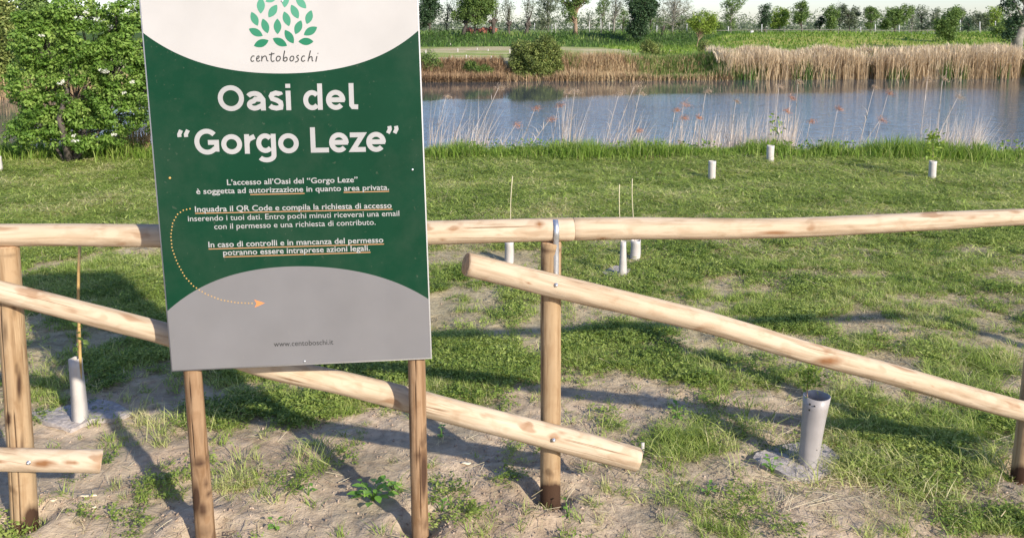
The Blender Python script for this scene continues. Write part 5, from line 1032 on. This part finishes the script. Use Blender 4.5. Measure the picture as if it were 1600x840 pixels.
tallx = [(1400, 700, 150, 65, 1.0), (1060, 690, 70, 36, .9), (330, 630, 100, 30, .5), (385, 755, 40, 14, .5), (490, 720, 60, 16, .4), (1520, 560, 60, 20, .5), (70, 590, 50, 30, .5), (1100, 790, 60, 25, .3), (1000, 740, 30, 14, .5), (1480, 600, 130, 30, .45)]
P_ = field(26000, 1.9, 5.5, lambda x, y: np.clip(ell(x, y, tallx), 0, 1) * ss(.4, .6, fbm(x * 6, y * 6, 55, 3)) + .006 * cover(x, y)); r_, s_ = rs(len(P_), .55, 1.25)
scatter('long_grass', P_, r_, s_, gT, 'longer tufts of grass clumped below the slanting rails', 'long grass')
P_ = field(80000, 1.9, 6.8, lambda x, y: ss(.35, .75, lush(x, y)) * ss(.40, .60, fbm(x * 4.5, y * 4.5, 56, 4)) * 1.0 * ss(.1, .5, cover(x, y)) + .05 * ss(.3, .8, cover(x, y)) + .5 * ss(.55, .7, fbm(x * 1.6, y * 1.6, 93, 4)) * ss(3.6, 4.4, y) + .16 * ss(.57, .7, fbm(x * 5, y * 5, 96, 4))); r_, s_ = rs(len(P_), .7, 1.5); s_[:, 2] *= .8
scatter('weed_carpet', P_, r_, s_, gW, 'dark green leafy weeds in dense patches on the soil', 'weeds')
P_ = field(75000, 1.9, 10.3, lambda x, y: (.2 + .8 * ss(.4, .65, fbm(x * 1.7, y * 1.7, 57, 3))) * (.22 + .6 * ss(3.2, 5, y) - .45 * ss(6, 8, y)), power=1.3); r_, s_ = rs(len(P_), .6, 1.3, P_, .2)
scatter('hay_clippings', P_, r_, s_, gS, 'dry straw clippings strewn over soil and lawn', 'straw')
P_ = field(130000, 1.9, 4.8, lambda x, y: (1 - ss(.3, .8, cover(x, y))) * (.16 + .9 * ss(.5, .66, fbm(x * 2.2, y * 2.2, 58, 3)))); r_, s_ = rs(len(P_), .25, 1.1, tilt=1.5)
s_ *= (rng.uniform(0, 1, len(P_)) ** 5 * 1.3 + .3)[:, None]
P2 = field(9000, 1.9, 3.6, lambda x, y: (1 - ss(.3, .7, cover(x, y))) * (.04 + ss(.52, .66, fbm(x * 3, y * 3, 59, 3)) + .8 * sum(np.exp(-(np.hypot(x - fx, y - fy) / .2) ** 2) for fx, fy in FEET))); r2, s2 = rs(len(P2), .6, 1.9, tilt=1.5); s2 *= rng.uniform(.3, 1, len(P2))[:, None]; P_ = np.concatenate([P_, P2]); r_ = np.concatenate([r_, r2]); s_ = np.concatenate([s_, s2])
scatter('soil_crumbs', P_, r_, s_, gC, 'crumbs and clods of pale soil on the bare ground', 'soil crumbs')

# ------------------------------------------------------------------ single plants and bits in the foreground
def broad_weed(px, py, r_px, label, n=16, leaf=.03):
    p = gp(px, py); s = FPX / ((p - CAM) @ _f); R_ = r_px / s; t = thing('weed', label, 'weed', p, 'single broad-leaved weeds in the foreground'); mb = MB(); st = MB()
    for k in range(n):
        a = rng.uniform(0, 6.28); rr = R_ * rng.uniform(.25, 1); h = rng.uniform(.01, .055); q = np.array([math.cos(a) * rr, math.sin(a) * rr, h]); st.tube([np.zeros(3), q * .5 + [0, 0, .01], q], [.0012, .001, .0008], 5)
        L_ = leaf * rng.uniform(.6, 1.2); d = np.array([math.cos(a), math.sin(a), rng.uniform(-.3, .2)]); d /= np.linalg.norm(d); sd = np.cross(d, [0, 0, 1]); V = []
        for u, wv in ((0, .05), (.2, .5), (.45, .62), (.7, .45), (.88, .2), (1, .0)):
            c = q + d * L_ * u + np.array([0, 0, .12 * L_ * math.sin(u * 3)]); V += [c - sd * L_ * wv * .55 + [0, 0, .08 * L_], c, c + sd * L_ * wv * .55 + [0, 0, .08 * L_]]
        F = [[3 * i + j, 3 * i + j + 1, 3 * i + j + 4, 3 * i + j + 3] for i in range(5) for j in (0, 1)]; mb.add(V, [np.array(F)], rng.uniform(0, 1))
    link('leaves', mb.mesh('leaves', [M['big_weed']], True), t); link('stalks', st.mesh('stalks', [M['big_weed']], True), t)
broad_weed(583, 782, 26, 'bright green broad-leaved weed between the two sign posts', 26, .036)
broad_weed(615, 768, 14, 'darker small weed just right of the bright one between the sign posts', 10, .024)
broad_weed(690, 683, 12, 'little green weed below the rail right of the split sign post', 9, .02)
broad_weed(482, 774, 7, 'tiny dark green seedling on bare soil in the middle foreground', 5, .018)
broad_weed(432, 830, 9, 'seedling with bright leaves at the bottom edge, right of the left sign post', 6, .022)
broad_weed(690, 800, 9, 'seedling near the foot of the split sign post', 7, .018)
broad_weed(887, 808, 9, 'pale green seedling near the foot of the strapped post', 7, .018)
broad_weed(1060, 655, 12, 'pale-leaved weed standing up in the soil right of the lowest rail end', 9, .026)
broad_weed(1206, 740, 13, 'spiky weed growing over the felt square of the grey tube', 12, .022)
broad_weed(1105, 775, 12, 'light green weed at the foot of the grass right of centre', 9, .022)
def chip(px, py, L_, w_, ang, label, mat='chip', name='wood_splinter', cat='splinter'):
    p = gp(px, py) + np.array([0, 0, .006]); mb = MB(); n = 6; V = []
    for k in range(n):
        u = k / (n - 1) - .5; ww = w_ * (1 - (2 * u) ** 4 * .7) * rng.uniform(.8, 1.1); z = rng.uniform(-.001, .001)
        for (a, b) in ((-1, -1), (1, -1), (1, 1), (-1, 1)): V.append((u * L_, a * ww / 2, z + b * .0016))
    F = [[4 * i + j, 4 * i + (j + 1) % 4, 4 * i + 4 + (j + 1) % 4, 4 * i + 4 + j] for i in range(n - 1) for j in range(4)] + [[0, 3, 2, 1], [4 * n - 4, 4 * n - 3, 4 * n - 2, 4 * n - 1]]
    mb.add(V, [np.array(F)]); o = link(name, mb.mesh(name, [M[mat]]), None, p); o.rotation_euler = (0, rng.uniform(-.08, .08), ang); tag(o, label, cat, 'splinters and stray bits on the soil'); return o
chip(137, 776, .062, .012, .05, 'largest pale wood splinter on the soil below the short low rail end')
chip(86, 782, .03, .016, .6, 'squarish pale wood chip left of the largest splinter')
chip(74, 790, .02, .012, 1.2, 'small pale wood chip nearest the cracked left post')
chip(147, 794, .014, .01, .2, 'tiny pale crumb of wood below the largest splinter')
chip(437, 744, .095, .0035, .03, 'thin bleached straw lying flat on soil between the sign posts', 'stick', 'straw', 'straw')
chip(728, 725, .036, .018, -.05, 'flat pale stone-like wood chip between split sign post and strapped post')
chip(1057, 757, .03, .018, .3, 'pale flat chip on the soil right of the lowest rail end')
chip(1032, 715, .10, .004, -.1, 'bleached straw in the grass right of the lowest rail end', 'stick', 'straw', 'straw')
lt = gp(1004, 712); t = thing('label_tag', 'small pale plastic tag standing in the grass at the lowest rail end', 'tag', lt); mb = MB(); mb.box((0, 0, .03), (.006, .002, .025)); link('tag_blade', mb.mesh('tag_blade', [M['tube']]), t)
def strands(n, x0, x1, y0, y1, L0, L1):
    mb = MB()
    for _ in range(n):
        p = gp(random.uniform(x0, x1), random.uniform(y0, y1)); a = random.uniform(0, 3.14); L_ = random.uniform(L0, L1); k = np.linspace(-.5, .5, 5)[:, None]; c = random.gauss(0, .12)
        P_ = p + k * L_ * np.array([math.cos(a), math.sin(a), 0]) + c * L_ * (k ** 2) * np.array([-math.sin(a), math.cos(a), 0]) + np.array([0, 0, .006]) + np.array([0, 0, random.uniform(0, .02)]) * (k + .5); mb.tube(P_, random.uniform(.0004, .0010), 4, cap=False)
    return mb
mb = strands(220, -20, 1620, 560, 838, .02, .09)
tag(link('dry_twigs', mb.mesh('dry_twigs', [M['bark_tan']])), 'thin brown twigs and root threads scattered on the foreground soil', 'twigs', kind='stuff')
mb = strands(420, 1180, 1600, 560, 800, .06, .22); mb2 = strands(110, 0, 1100, 560, 830, .02, .07)
tag(link('bleached_grass', mb.mesh('bleached_grass', [M['stick']])), 'bleached cut grass stalks lying across the green tussock at right', 'cut grass', kind='stuff')
tag(link('stray_straw', mb2.mesh('stray_straw', [M['stick']])), 'stray bleached straws on the soil around the posts', 'straw', kind='stuff')
print('sign', SW, SH, 'fence', fdir, pC, 'tris', sum(len(m.polygons) for m in bpy.data.meshes))
